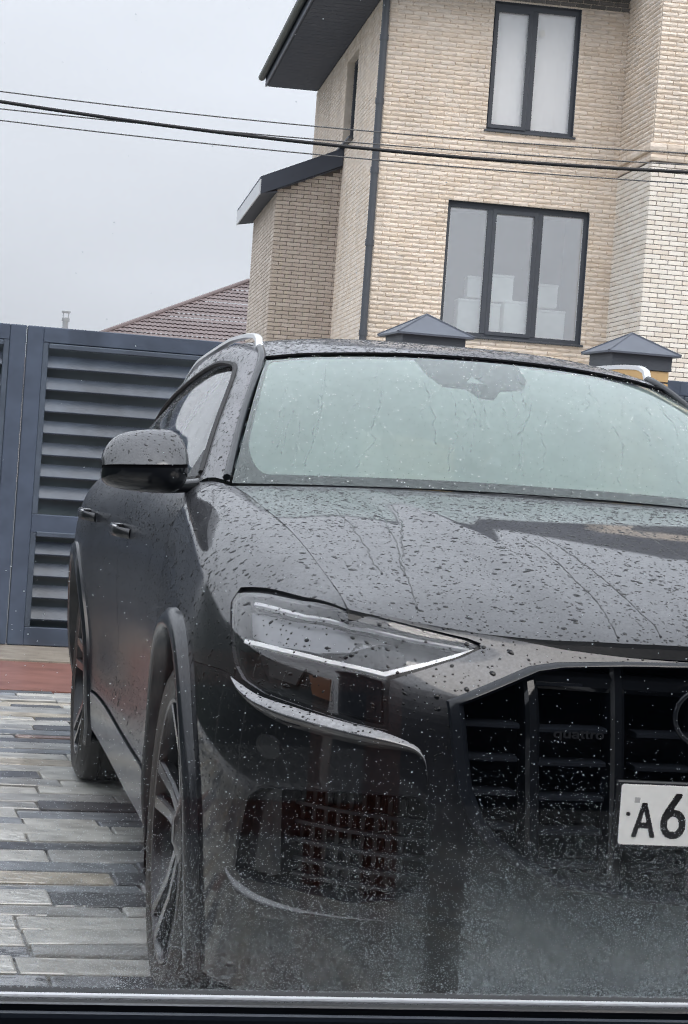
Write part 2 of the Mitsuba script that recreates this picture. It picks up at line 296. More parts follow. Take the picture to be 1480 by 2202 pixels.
# outlines on the body, as points measured in the car's own frame
HL = [(0.413,-0.895,0.933),(0.486,-0.862,0.941),(0.612,-0.801,0.938),(0.709,-0.729,0.928),(0.758,-0.624,0.912),(0.798,-0.527,0.895),(0.811,-0.504,0.887),(0.815,-0.539,0.871),(0.817,-0.607,0.847),(0.811,-0.669,0.824),(0.821,-0.673,0.787),(0.830,-0.671,0.735),(0.799,-0.725,0.741),(0.766,-0.771,0.750),(0.727,-0.817,0.760),(0.668,-0.869,0.772),(0.605,-0.900,0.789),(0.562,-0.911,0.814),(0.477,-0.912,0.878),(0.419,-0.905,0.917)]
INTAKE = [(.709,-.845,.599),(.678,-.871,.593),(.653,-.888,.572),(.638,-.895,.490),(.629,-.898,.429),(.649,-.885,.416),(.723,-.826,.419),(.774,-.765,.415),(.813,-.704,.410),(.852,-.627,.426),(.866,-.593,.449),(.872,-.580,.480),(.870,-.584,.601),(.861,-.609,.617),(.801,-.733,.611)]
GRILLE = [(.905,0,.884),(0.903,-0.135,0.884),(0.893,-0.255,0.879),(0.868,-0.369,0.869),(0.860,-0.416,0.859),(0.864,-0.487,0.826),(0.862,-0.565,0.790),(0.874,-0.555,0.724),(0.882,-0.540,0.634),(0.890,-0.515,0.578),(0.898,-0.482,0.540),(0.905,-0.439,0.511),(0.917,-0.355,0.474),(.925,-.20,.452),(.93,0,.450)]
hl_uv = round_poly(uvpoly(HL), .010); hl_gap = shapely.union_all([shapely.affinity.translate(hl_uv, 0, t) for t in (-.11, -.05, 0, .05)]).buffer(.005)
in_uv = round_poly(uvpoly(INTAKE), .012)
gr = uvline(GRILLE); gr_uv = Polygon(np.vstack([gr, [[-.2, gr[-1, 1]], [-.2, gr[0, 1]]]])).buffer(0)
def arch(xc, r, n=70, y=-.97, lo=-.14): a = np.linspace(lo, math.pi - lo, n); return np.stack([xc + r * np.cos(a), np.full(n, y), .38 + r * np.sin(a)], 1)
AF, AR = 0.0, -2.995; RA = .475
def arch_uv(xc, r):
    p = arch(xc, r); q = to_uv(p)
    for _ in range(4):                                        # keep x and z, follow the surface in y
        m = master(q[:, 0], q[:, 1]); p[:, 1] = m[:, 1]; q = to_uv(p)
    return Polygon(np.vstack([q, [[q[-1, 0], NJ + 1], [q[0, 0], NJ + 1]]])).buffer(0)
af_uv, ar_uv = arch_uv(AF, RA), arch_uv(AR, RA)
def vline(x, zt=1.2, zb=.1): return uvline([(x, -.95, 1.09), (x, -.94, .9), (x, -.93, .6), (x, -.93, .3)])
def u_at(x, z): return to_uv([(x, -.95, z)])[0]
seam = uvline([(.331,-.961,.784),(.517,-.928,.789),(.575,-.913,.784)])
whole = sbox(-.2, 0.0, UK[-1], NJ - 1.0)
uArch = seam[0, 0]
# bumper: everything forward of the front arch, below the seam and the hood edge
front = Polygon([(-.2, 0), (seam[-1, 0] + .10, 0), *[tuple(x) for x in seam[::-1]], (seam[0, 0] + .02, seam[0, 1]), (u_at(.30, .5)[0] + .25, NJ - 1), (-.2, NJ - 1)]).buffer(0)
u_hood = to_uv([(.72, -.732, .935)])[0, 0]
g = .0022
bumper_uv = front.difference(hl_gap).difference(af_uv).difference(in_uv).difference(gr_uv)
# the strip of body between headlight and hood belongs to the fender
fender_top = Polygon([(u_hood, -.01), (u_at(-.62, 1.0)[0], -.01), (u_at(-.62, 1.0)[0], NJ), (u_hood, NJ)])
fender_uv = fender_top.difference(front.buffer(.004)).difference(af_uv).difference(hl_gap)
strip = Polygon([(u_hood, -.01), (seam[-1, 0] + .12, -.01), (seam[-1, 0] + .12, 2.9), (u_hood, 2.9)]).difference(hl_gap)
hl_top = [p for p in strip.geoms if p.centroid.y < 1.2] if strip.geom_type == 'MultiPolygon' else [strip]
bumper_uv = bumper_uv.difference(shapely.union_all(hl_top).buffer(.003)).difference(Polygon([(-.3, -1), (-.3, .70), (.24, .72), (.36, .66), (.43, .52), (.49, .40), (.56, .28), (.65, .16), (u_hood, .10), (u_hood, -1)]))
fender_uv = shapely.union_all([fender_uv, *hl_top]).buffer(.004, join_style='mitre').buffer(-.004, join_style='mitre').difference(hl_gap)
def biggest(p): return max(getattr(p, 'geoms', [p]), key=lambda q: q.area)
def pieces(p, m=4e-3): return shapely.MultiPolygon([q for q in getattr(p, 'geoms', [p]) if q.area > m])
def panel(name, poly, label=None, du=.025, dv=.14, drops=1.0, d=0.0, mat='m_paint'):
    mb = MB()
    for q in getattr(poly, 'geoms', [poly]): mb.add(*trim_mesh(q, MS(d), du, dv))
    m = mb.get(); both(name, m, mat, 40, label)
    if drops: DROPS.append((m, drops))
    return m
panel(f'{CAR}__front_bumper', pieces(bumper_uv), drops=.8, mat='m_paint_front')
panel(f'{CAR}__fender', pieces(fender_uv), drops=1.0)
uD1, uD2 = u_at(-.625, .8)[0], u_at(-1.86, .8)[0]; SILL = 6.15
dq = sbox(uD1, 0, uD2 - g, SILL); panel(f'{CAR}__door', dq.difference(af_uv), drops=.8, mat='m_paint_side')
rear_door = sbox(uD2 + g, 0, u_at(-2.95, .8)[0], SILL).difference(ar_uv.buffer(.05)); panel(f'{CAR}__door', biggest(rear_door), drops=.7, mat='m_paint_side')
quarter = sbox(u_at(-2.95, .8)[0], 0, UK[-1], NJ - 1).union(ar_uv.buffer(.05 - g)).intersection(sbox(u_at(-2.2, .8)[0], 0, UK[-1], NJ - 1)).difference(ar_uv).difference(rear_door.buffer(g * 2))
panel(f'{CAR}__rear_quarter', biggest(quarter), drops=.3, mat='m_paint_side')
skirt = sbox(uD1 + .10, SILL + .05, u_at(-2.45, .5)[0], NJ - 1)
m = trim_mesh(skirt.difference(af_uv.buffer(.01)).difference(ar_uv.buffer(.01)), MS(.006), .03, .14, .03); both(f'{CAR}__side_skirt', m, 'm_trim', 40)
# dark carcass behind the panel gaps
for xx in (0,):
    c = sbox(0, 0, UK[-1], NJ - 1).difference(af_uv).difference(ar_uv).difference(hl_uv.buffer(.02)).difference(in_uv.buffer(.02)).difference(gr_uv.buffer(.02))
    mb = MB()
    for q in pieces(c).geoms: mb.add(*trim_mesh(q, MS(-.022), .06, .25, 0))
    m = mb.get(); v, f = mb.get(); v2, f2 = mirror(m); part(f'{CAR}__body_shell', (np.vstack([v, v2]), np.vstack([f, f2 + len(v)])), 'm_gap', 30)
# wheel arch trims and liners
for xc, lip in ((AF, .022), (AR, .018)):
    a = np.linspace(-.42, math.pi + .42, 90)
    def ring(r, dy):
        p = np.stack([xc + r * np.cos(a), np.full(len(a), -.97), .38 + r * np.sin(a)], 1); m = master(*to_uv(p).T); p[:, 1] = m[:, 1] - dy; return p
    G = np.stack([ring(RA + .012, -.006), ring(RA + .010, lip * .55), ring(RA - .008, lip * .95), ring(RA - .024, lip), ring(RA - .036, lip * .6), ring(RA - .040, -.02), ring(RA - .042, -.06)], 1)
    v, f = grid_mesh(G); both(f'{CAR}__arch_trim', (v, f[:, ::-1]), 'm_trim', 50)
    ro = RA - .03; L = np.stack([np.stack([xc + ro * np.cos(a), np.full(len(a), yy), .38 + ro * np.sin(a)], 1) for yy in (-.955, -.80, -.60)], 1); v, f = grid_mesh(L)
    k = np.arange(len(a) - 1); e = np.vstack([v, [[xc, -.60, .38]]]); f = np.vstack([f, np.stack([k * 3 + 2, k * 3 + 5, k * 0 + len(v)], 1)])
    both(f'{CAR}__wheel_well', (e, f), 'm_gap', False)

# hood
shut = np.array([(-.56,-.791,1.132),(-.343,-.781,1.119),(-.169,-.773,1.099),(.097,-.761,1.068),(.338,-.749,1.026),(.537,-.740,.983),(.659,-.735,.956),(.72,-.732,.935)])
def hood_surface(nu=70, nv=49):
    s = np.linspace(0, 1, nu); w = np.linspace(-1, 1, nv)
    tl = np.linspace(0, 1, len(shut)); c = CubicSpline(np.concatenate([[0], np.cumsum(np.linalg.norm(np.diff(shut, axis=0), axis=1))]) / np.linalg.norm(np.diff(shut, axis=0), axis=1).sum(), shut)(s)
    mid = CubicSpline([0, .2, .4, .6, .8, .93, 1], [(-.475, 1.158), (-.20, 1.140), (.08, 1.108), (.36, 1.063), (.63, 1.003), (.82, .945), (.885, .914)])(s)
    fe_y = np.array([0, .30, .42, .52, .60, .66, .732]); fe_x = np.array([.885, .862, .825, .790, .764, .738, .72])
    P = np.zeros((nu, nv, 3))
    for j, q in enumerate(w):
        a = abs(q); y = q * (-c[:, 1])
        xe = np.interp(a * .732, fe_y, fe_x); xr = -.475 - .085 * a ** 3
        xc_ = mid[:, 0]; t = (xc_ - mid[0, 0]) / (mid[-1, 0] - mid[0, 0])
        x = xr + (xe - xr) * t
        ze = np.interp(x, c[:, 0], c[:, 2], left=None, right=None); ze = ze - np.maximum(0, x - .72) * .42 + np.maximum(0, -.56 - x) * .05
        zm = mid[:, 1]; k = 1 - a ** 2.6
        z = ze * (1 - k) + zm * k
        yc = .62 - .20 * t                                        # the crease of the power dome
        ridge = .006 * np.exp(-((a - yc) / .045) ** 2) - .004 * np.exp(-((a - yc - .10) / .07) ** 2)
        P[:, j] = np.stack([x, y, z + ridge * np.clip(t * 6, 0, 1) * np.clip((1.05 - t) * 5, 0, 1)], 1)
    P[:, 0] += 0; return P
HP = hood_surface(); hood_mesh = orient(grid_mesh(HP))
nn = np.cross(HP[-1, 24] - HP[0, 24], HP[0, -1] - HP[0, 0])
edge = np.vstack([HP[0], HP[1:, -1], HP[-1, ::-1][1:], HP[::-1, 0][1:]]); lowr = edge - [0, 0, .03]; lowr[:, :2] *= 0.995
k = np.arange(len(edge) - 1); mb = MB().add(*hood_mesh).add(np.vstack([edge, lowr]), np.stack([k, k + len(edge), k + 1 + len(edge), k + 1], 1))
part(f'{CAR}__hood', mb.get(), 'm_paint', 40); DROPS.append((hood_mesh, 1.25))
# black seal between hood and headlights / grille, and the shelf under the hood edge
wq = np.linspace(-1, 1, 49)[:, None]; sl = HP[-1, :] + np.array([.004, 0, -.018]) + np.hstack([wq * 0, wq * 0, -.010 * np.clip(1 - np.abs(wq) / .62, 0, 1) ** .5]); G = np.stack([HP[-1] + [-.03, 0, -.010], HP[-1] + [-.002, 0, -.006], sl, sl + [-.03, 0, -.012]], 1); part(f'{CAR}__hood_seal', grid_mesh(G), 'm_black_satin', 40)
gut = np.stack([HP[:, 0] + [0, .012, -.02], HP[:, 0] + [0, -.012, -.022]], 1); both(f'{CAR}__hood_gutter', grid_mesh(gut), 'm_gap', False)

# windscreen, roof, pillars
WB = np.array([(-.452,0,1.163),(-.46,-.2,1.162),(-.485,-.4,1.157),(-.53,-.6,1.149),(-.575,-.70,1.144),(-.625,-.778,1.139)])
WT = np.array([(-1.245,0,1.535),(-1.255,-.15,1.533),(-1.28,-.30,1.527),(-1.32,-.45,1.516),(-1.35,-.53,1.507),(-1.385,-.597,1.497)])
def ws(a, b):
    """a: 0 base .. 1 header; b: -1 (right) .. 1 (left)."""
    a, b = np.asarray(a, float), np.asarray(b, float); q = np.abs(b) * 5; B = CubicSpline(np.arange(6), WB)(q); Tt = CubicSpline(np.arange(6), WT)(q)
    p = B + (Tt - B) * a[..., None]; bow = .030 * (4 * a * (1 - a)); p[..., 0] += bow * .42; p[..., 2] += bow * .9; p[..., 1] *= np.where(b > 0, -1, 1); return p
def ws_surf(uv): 
    p = ws(uv[:, 1], uv[:, 0]); e = 1e-3; n = np.cross(ws(uv[:, 1] + e, uv[:, 0]) - p, ws(uv[:, 1], uv[:, 0] + e) - p); n /= np.linalg.norm(n, axis=1, keepdims=True); n *= np.where(n[:, 2:] > 0, -1, 1); return p, n
ws_all = sbox(-1, 0, 1, 1)
_q = np.linspace(0, math.pi / 2, 14); _lo = [(-.79 - .184 * math.sin(t), .30 - .244 * math.cos(t)) for t in _q]; _up = [(-.93 - .05 * math.cos(t), .92 + .05 * math.sin(t)) for t in _q]
_left = _lo + _up; clear = Polygon(_left + [(0, .976)] + [(-a, b) for a, b in _left[::-1]] + [(0, .050)])
housing = Polygon([(-.262, 1), (-.255, .93), (-.238, .81), (-.20, .70), (-.119, .685), (-.09, .613), (-.043, .606), (-.006, .685), (.075, .713), (.12, .80), (.128, .864), (.135, .93), (.15, 1)]).difference(Polygon([(-.108, .745), (-.035, .738), (-.075, .815)]))
frit = ws_all.difference(clear.difference(housing))
m = trim_mesh(ws_all, ws_surf, .05, .05, 0); WSM = m
part(f'{CAR}__windscreen', m, 'm_windscreen', True, label='rain covered windscreen, pale green with the sky in it')
fr = trim_mesh(frit, lambda uv: (lambda p, n: (p + n * .004, n))(*ws_surf(uv)), .05, .05, 0); part(f'{CAR}__windscreen__border', fr, 'm_gap', True)
fm = trim_mesh(clear.difference(housing), lambda uv: (lambda p, n: (p + n * .007, n))(*ws_surf(uv)), .05, .05, 0); part(f'{CAR}__windscreen__mist', fm, 'm_mist', True, label='pale mist on the inside of the windscreen')
DROPS.append((WSM, 'glass'))
hd = ws_surf(np.array([[-1, 1.0]]))
h = np.linspace(-1, 1, 61); hdr = ws(np.full(61, 1.0), h)
v, f = tube_mesh(hdr + [0, 0, .001], .0065, 6); part(f'{CAR}__windscreen__header_seal', (v, f), 'm_gap', 40)
# cant rail / A-pillar: inner, middle, outer lines from the pillar foot to the tail
INN = np.array([(-.632,-.783,1.142),(-.88,-.727,1.262),(-1.13,-.666,1.383),(-1.39,-.603,1.500),(-1.60,-.597,1.539),(-1.85,-.600,1.560),(-2.1,-.605,1.566),(-2.45,-.61,1.555),(-2.85,-.615,1.518),(-3.3,-.62,1.445),(-3.75,-.63,1.31)])
OUT = np.array([(-.80,-.838,1.135),(-.99,-.792,1.232),(-1.20,-.738,1.337),(-1.46,-.674,1.452),(-1.66,-.660,1.486),(-1.87,-.658,1.497),(-2.1,-.662,1.494),(-2.45,-.668,1.472),(-2.85,-.678,1.432),(-3.3,-.69,1.365),(-3.75,-.70,1.235)])
tt = np.arange(len(INN)); q = np.linspace(0, len(INN) - 1, 90); I_, O_ = CubicSpline(tt, INN)(q), CubicSpline(tt, OUT)(q)
def blend(k, bulge): m = I_ * (1 - k) + O_ * k; return m + np.array([.25, -.55, .8]) * bulge
CANT = np.stack([I_, blend(.18, .007), blend(.40, .013), blend(.62, .013), blend(.82, .008), O_, O_ + [0, .02, -.012]], 1)
v, f = orient(grid_mesh(CANT), (.3, -.5, 1)); both(f'{CAR}__pillar', (v, f), 'm_paint_top', 50); DROPS.append(((v, f), 1.0))
tr = np.stack([I_[:34] * .96 + blend(.18, .007)[:34] * .04 + [0, 0, .001], blend(.16, .011)[:34]], 1)
# grey gutter strip beside the windscreen
st = tube_mesh(I_[:33] * .9 + O_[:33] * .1 + [.006, 0, .010], .011, 8); both(f'{CAR}__pillar_strip', st, 'm_trim', 50)
both(f'{CAR}__window_seal', tube_mesh(O_[2:84] + [0, -.002, .0], .0085, 6), 'm_rubber', 50)
# roof
rx = np.array([-1.25, -1.6, -2.0, -2.45, -2.85, -3.3, -3.75]); rz = np.array([1.536, 1.588, 1.610, 1.602, 1.566, 1.492, 1.36])
def roof_pt(s, w):
    edge = CubicSpline(tt, INN)(3 + s * 7); mx = -1.247 + s * (-3.75 + 1.247); cz = CubicSpline(rx[::-1], rz[::-1])(mx)
    x = mx + (edge[..., 0] - mx) * np.abs(w) ** 2.2; z = cz + (edge[..., 2] - cz) * np.abs(w) ** 3.0; return np.stack([x, -edge[..., 1] * w, z], -1)
s_, w_ = np.meshgrid(np.linspace(0, 1, 46), np.linspace(-1, 1, 41), indexing='ij'); RP = roof_pt(s_.ravel(), w_.ravel()).reshape(46, 41, 3)
RP[0] = ws(np.full(41, 1.0), np.linspace(-1, 1, 41)) + [-.012, 0, .004]
v, f = orient(grid_mesh(RP)); part(f'{CAR}__roof', (v, f), 'm_paint_top', 40); DROPS.append(((v, f), 2.2))
# roof rails
rail = smooth_pts([(-1.505,-.602,1.535),(-1.53,-.602,1.562),(-1.60,-.602,1.575),(-1.80,-.602,1.584),(-2.12,-.604,1.586),(-2.46,-.606,1.572),(-2.82,-.610,1.552),(-3.2,-.614,1.49),(-3.30,-.616,1.455)], 60)
side = np.tile([0, 1.0, 0], (60, 1)); tg = np.gradient(rail, axis=0); tg /= np.linalg.norm(tg, axis=1, keepdims=True); upr = np.cross(side, tg); upr *= np.where(upr[:, 2:] > 0, 1, -1)
pr = [(-.012, -.009), (-.010, .002), (-.004, .005), (.005, .005), (.010, .002), (.012, -.009)]
m = sweep(rail, upr, side, pr); both(f'{CAR}__roof_rail', m, 'm_alu', 40)
# side glass and rear of the greenhouse
ub = np.linspace(u_at(-.84, 1.1)[0], u_at(-3.55, 1.1)[0], 60); belt = master(ub, np.zeros(60)) + [0, .012, .004]
k = np.linspace(0, 1, 60); top = np.stack([np.interp(belt[:, 0], O_[::-1, 0], O_[::-1, i]) for i in range(3)], 1); top[:, 0] = belt[:, 0]; top += [0, .012, -.006]
low = np.minimum(belt[:, 2], top[:, 2] - .002); belt[:, 2] = low
SG = np.stack([belt + (top - belt) * a + np.array([0, -.022, 0]) * 4 * a * (1 - a) for a in np.linspace(0, 1, 9)], 1)
v, f = grid_mesh(SG); both(f'{CAR}__side_window', (v, f), 'm_glass_side', True); DROPS.append(((v, f), 'side'))
im = np.abs(belt[:, 0] + 1.78).argmin(); both(f'{CAR}__side_window__mist', grid_mesh((SG + [0, .008, 0])[2:im, 1:-1]), 'm_mist', True)
for x in (-1.80, -2.72):
    i = np.abs(belt[:, 0] - x).argmin(); strip_ = SG[i - 1:i + 2] + [0, .012, 0]; both(f'{CAR}__door_pillar', grid_mesh(strip_), 'm_black_satin', True)
bs = belt + [0, -.018, .004]; both(f'{CAR}__belt_seal', tube_mesh(bs, .008, 6), 'm_rubber', 50)
# black triangle at the mirror foot
tri = np.array([(-.80,-.846,1.132),(-.98,-.862,1.125),(-.965,-.812,1.218)]); both(f'{CAR}__quarter_panel', (np.vstack([tri, tri + [0, .03, 0]]), np.array([[0, 1, 2], [3, 5, 4], [0, 3, 1], [1, 3, 4], [1, 4, 2], [2, 4, 5], [2, 5, 0], [0, 5, 3]])), 'm_black_satin', False)
# tailgate closes the rear
ry = np.linspace(-1, 1, 21); tail = []
for vz in np.linspace(0, NJ - 1, 12):
    e = master([UK[-1]], [vz])[0]; tail.append(np.stack([e[0] - .06 * (1 - ry ** 2), ry * -e[1], np.full(21, e[2])], 1))
part(f'{CAR}__tailgate', grid_mesh(np.array(tail)), 'm_paint', 40)
tg0 = RP[-1]; part(f'{CAR}__rear_window', grid_mesh(np.stack([np.stack([np.interp(ry, np.linspace(-1, 1, 41), tg0[:, i]) for i in range(3)], 1), tail[0]], 0)), 'm_glass_side', True)
both(f'{CAR}__rear_pillar', (np.array([OUT[-1], INN[-1], tail[0][0], master([UK[-3]], [0])[0]]), np.array([[0, 1, 2], [0, 2, 3]])), 'm_paint', False)
part(f'{CAR}__underbody', MB().add(*cbox(-3.7, .70, -.60, .60, .20, .34)).add(*cbox(-2.45, -.52, -.88, .88, .22, .36)).get(), 'm_gap', False)

# headlights
def hl_part(name, poly, d, mat, du=.02, dv=.1, rim=.006, label=None):
    mb = MB()
    for q in getattr(poly, 'geoms', [poly]): mb.add(*trim_mesh(q, MS(d), du, dv, rim))
    both(name, mb.get(), mat, 30, label)
H = f'{CAR}__headlight'
lens = hl_uv.buffer(-.001)
def strip_uv(pts, w): return LineString(uvline(pts)).buffer(w, cap_style='flat')
def aniso(pts, wv):
    """A band on the body along pts, about wv high (in v units) whatever the u scale."""
    l = uvline(pts); return Polygon(np.vstack([l + [0, -wv / 2], (l + [0, wv / 2])[::-1]])).buffer(0)
DT = [(.470,-.878,.927),(0.642,-0.805,0.923),(0.722,-0.731,0.914),(0.767,-0.625,0.900),(0.805,-0.520,0.889)]
DL = [(0.542,-0.905,0.854),(0.664,-0.848,0.852),(0.743,-0.773,0.842),(0.804,-0.676,0.831)]
DR = [(0.804,-0.676,0.831),(0.812,-0.598,0.856),(0.810,-0.512,0.886)]
lo_band = Polygon(np.vstack([uvline(DL), uvline(DL)[::-1] + [0, 3.0]])).intersection(hl_uv)
both(f'{H}__housing', trim_mesh(hl_uv, MS(-.058), .03, .15, 0), 'm_lamp_dark', 30)
rim_ = hl_gap.buffer(.004).difference(hl_uv.buffer(-.005)); hl_part(f'{H}__surround', rim_, -.009, 'm_black_satin', rim=.05)
hl_part(f'{H}__light_guide', aniso(DT, .06).intersection(lens), -.016, 'm_drl_dim', rim=.01)
hl_part(f'{H}__light_strip', aniso(DL, .075).union(aniso(DR, .09)).intersection(lens), -.012, 'm_drl', rim=.02)
rd = uvpoly([(.44,-.898,.918),(.60,-.82,.918),(.712,-.735,.906),(.75,-.655,.897),(.738,-.735,.868),(.70,-.79,.856),(.60,-.865,.860),(.51,-.905,.868)]); hl_part(f'{H}__reflector', rd.intersection(lens), -.040, 'm_lamp_sheen'); rd0 = rd.intersection(lens)  # first panel: grey painted for the sky mirrored in the lens top
rd = uvpoly([(.728,-.715,.885),(.770,-.60,.888),(.795,-.548,.878),(.795,-.64,.853),(.78,-.70,.846),(.750,-.755,.850)]); hl_part(f'{H}__reflector', rd.intersection(lens), -.040, 'm_black_gloss')
rd = uvpoly([(.60,-.895,.835),(.664,-.855,.832),(.70,-.825,.828),(.69,-.84,.790),(.62,-.89,.800)]); hl_part(f'{H}__reflector', rd.intersection(lens), -.045, 'm_lamp_rib')
hl_part(f'{H}__amber_reflector', uvpoly([(.715,-.815,.815),(.748,-.778,.812),(.755,-.775,.768),(.728,-.806,.776)]).intersection(lens), -.036, 'm_amber', label='orange side reflector inside the headlight')
hl_part(f'{H}__cover', uvpoly([(.757,-.760,.828),(.812,-.682,.818),(.822,-.680,.742),(.772,-.760,.752)]).intersection(lens), -.010, 'm_black_gloss')
m = trim_mesh(lens, MS(.0005), .025, .12, 0); both(f'{H}__lens', m, 'm_lens', True); DROPS.append((m, .7))
# light upward facing ledge below the headlight
led = smooth_pts([(.560,-.918,.782),(.614,-.900,.764),(.662,-.875,.750),(.731,-.816,.736),(.780,-.755,.726),(.828,-.678,.716),(.849,-.630,.706),(.860,-.606,.690),(.865,-.598,.665),(.867,-.594,.63)], 70)
uvl = to_uv(led); nrm = -master_n(*uvl.T); pl = master(*uvl.T); wd = np.interp(np.linspace(0, 1, 70), [0, .1, .35, .7, .86, 1], [.002, .012, .022, .020, .008, .002])
zz = np.array([0, 0, 1.0]); G = np.stack([pl - nrm * .004 + zz * (wd * .65)[:, None], pl + nrm * (wd * .5)[:, None] + zz * (wd * .28)[:, None], pl + nrm * (wd * .92)[:, None] - zz * (wd * .10)[:, None], pl + nrm * (wd * .95)[:, None] - zz * (wd * .4)[:, None], pl + nrm * (wd * .4)[:, None] - zz * (wd * .9)[:, None], pl - nrm * .004 - zz * (wd * 1.3)[:, None]], 1)
v, f = orient(grid_mesh(G), (1, -.6, 0)); both(f'{CAR}__bumper_ledge', (v, f), 'm_paint_ledge', 60); DROPS.append(((v, f), 1.0))
# lower lip of the bumper with an upward facing lip under the intake
lip = smooth_pts([(.60,-.905,.425),(.645,-.888,.398),(.70,-.842,.384),(.76,-.778,.380),(.80,-.715,.382),(.84,-.64,.386)], 70)
uvl = to_uv(lip); nrm = -master_n(*uvl.T); pl = master(*uvl.T); wd = np.interp(np.linspace(0, 1, 70), [0, .15, .35, .6, 1], [.002, .012, .010, .004, .001])[:, None]
G = np.stack([pl - nrm * .004 + zz * wd * .9, pl + nrm * wd * .7 + zz * wd * .25, pl + nrm * wd + zz * wd * -.2, pl + nrm * wd * .9 - zz * wd * 1.0, pl - nrm * .004 - zz * wd * 3.2], 1)
v, f = orient(grid_mesh(G), (1, -.6, 0)); both(f'{CAR}__bumper_lip', (v, f), 'm_paint_front', 60)
# raised disc added for a bright reflection on the bumper corner
w0 = to_uv([(.694,-.857,.671)])[0]; hl_part(f'{CAR}__added_disc', Polygon([(w0[0] + .030 * math.cos(a), w0[1] + .17 * math.sin(a)) for a in np.linspace(0, 2 * math.pi, 25)[:-1]]), .006, 'm_paint', rim=.01)

# air intakes
A = f'{CAR}__air_intake'
both(f'{A}__duct', trim_mesh(in_uv.buffer(.006), MS(-.10), .03, .2, -.095), 'm_gap', False)
hl_part(f'{A}__frame', in_uv.difference(in_uv.buffer(-.009)), .004, 'm_black_gloss', rim=.05)
hl_part(f'{A}__blade', uvpoly([(.700,-.846,.605),(.715,-.835,.605),(.722,-.828,.44),(.700,-.846,.43)]).intersection(in_uv), -.008, 'm_black_gloss', rim=.06)
hl_part(f'{A}__side_panel', uvpoly([(.655,-.885,.58),(.695,-.855,.60),(.695,-.852,.43),(.64,-.893,.43)]).intersection(in_uv), -.022, 'm_black_gloss')
for z in (.575, .540, .505, .470, .440):
    hl_part(f'{A}__slat', uvpoly([(.725,-.825,z),(.79,-.74,z - .004),(.845,-.64,z - .006),(.868,-.59,z - .006),(.868,-.59,z - .013),(.845,-.64,z - .013),(.79,-.74,z - .011),(.725,-.825,z - .007)]).intersection(in_uv), -.038, 'm_grille', rim=.03)
for i in range(9):
    t = i / 8; p = np.array([.728, -.822, .60]) * (1 - t) + np.array([.842, -.642, .60]) * t
    hl_part(f'{A}__rib', uvpoly([p + [0, 0, 0], p + [.005, .007, 0], p + [.005, .007, -.19], p + [0, 0, -.19]]).intersection(in_uv.buffer(-.01)), -.052, 'm_black_satin', rim=.02)

# radiator grille
Gk = f'{CAR}__grille'
_fx, _fz = np.meshgrid(np.linspace(-.70, 0, 60), np.linspace(.22, .90, 60), indexing='ij')
from scipy.interpolate import LinearNDInterpolator
_sel = (_gp[:, 1] > -.74) & (_gp[:, 0] > .6) & (_gv.ravel() > .5); _xs = LinearNDInterpolator(_gp[_sel][:, 1:], _gp[_sel][:, 0])
def gx(y, z, d=0.0): return float(_xs(-abs(y), z)) + d
octo = Polygon([(y, z) for _, y, z in GRILLE] + [(-y, z) for _, y, z in GRILLE[::-1]]).buffer(0)
part(f'{Gk}__recess', grid_mesh(np.array([[(gx(y, min(max(z, .3), .88), -.11), y, z) for y in np.linspace(-.64, .64, 24)] for z in np.linspace(.42, .91, 10)])), 'm_gap', False)
ring_ = np.array(shapely.segmentize(octo.exterior, .03).coords)
def frame_pts(r, d): return np.array([(gx(y, z, d), y, z) for y, z in r])
c0 = np.array([0, .68])
def scaled(k): return np.array([c0 + (p - c0) * k for p in ring_])
Gm = np.stack([frame_pts(scaled(1.012), -.004), frame_pts(scaled(1.004), .008), frame_pts(scaled(.975), .009), frame_pts(scaled(.955), -.004), frame_pts(scaled(.945), -.05), frame_pts(scaled(.94), -.11)], 1)
v, f = grid_mesh(Gm); part(f'{Gk}__frame', (v, f), 'm_grille', 40)
inner = Polygon(scaled(.95))
def bar(name, y0, z0, y1, z1, w, dpt, d, mat='m_black_satin', smooth=30):
    l = LineString([(y0, z0), (y1, z1)]).intersection(inner)
    if l.is_empty: return
    p = np.array(shapely.segmentize(l, .03).coords); P3 = np.array([(gx(y, z, d), y, z) for y, z in p])
    if abs(y1 - y0) > abs(z1 - z0): u_, s_ = np.tile([0, 0, 1.0], (len(P3), 1)), np.tile([1.0, 0, 0], (len(P3), 1))
    else: u_, s_ = np.tile([0, 1.0, 0], (len(P3), 1)), np.tile([1.0, 0, 0], (len(P3), 1))
    part(name, sweep(P3, u_, s_, [(-dpt, -w / 2), (-dpt, w / 2), (-.006, w / 2), (0, w / 4), (0, -w / 4), (-.006, -w / 2)]), mat, smooth)
for z0 in (.83, .748, .688, .626, .565, .505):
    for s in (-1, 1):
        for a, b in ((0, .22), (.275, .405), (.435, .62)): bar(f'{Gk}__slat', s * a, z0 + .004, s * b, z0, .011, .05, -.022, 'm_grille')
for y0, y1 in ((.42, .395), (.262, .245), (.10, .10)):
    for s in (-1, 1): bar(f'{Gk}__bar', s * y0, .90, s * y1, .45, .026, .06, -.016, 'm_black_gloss')
bar(f'{Gk}__crossbar', -.6, .838, .6, .838, .034, .05, -.020, 'm_black_gloss')
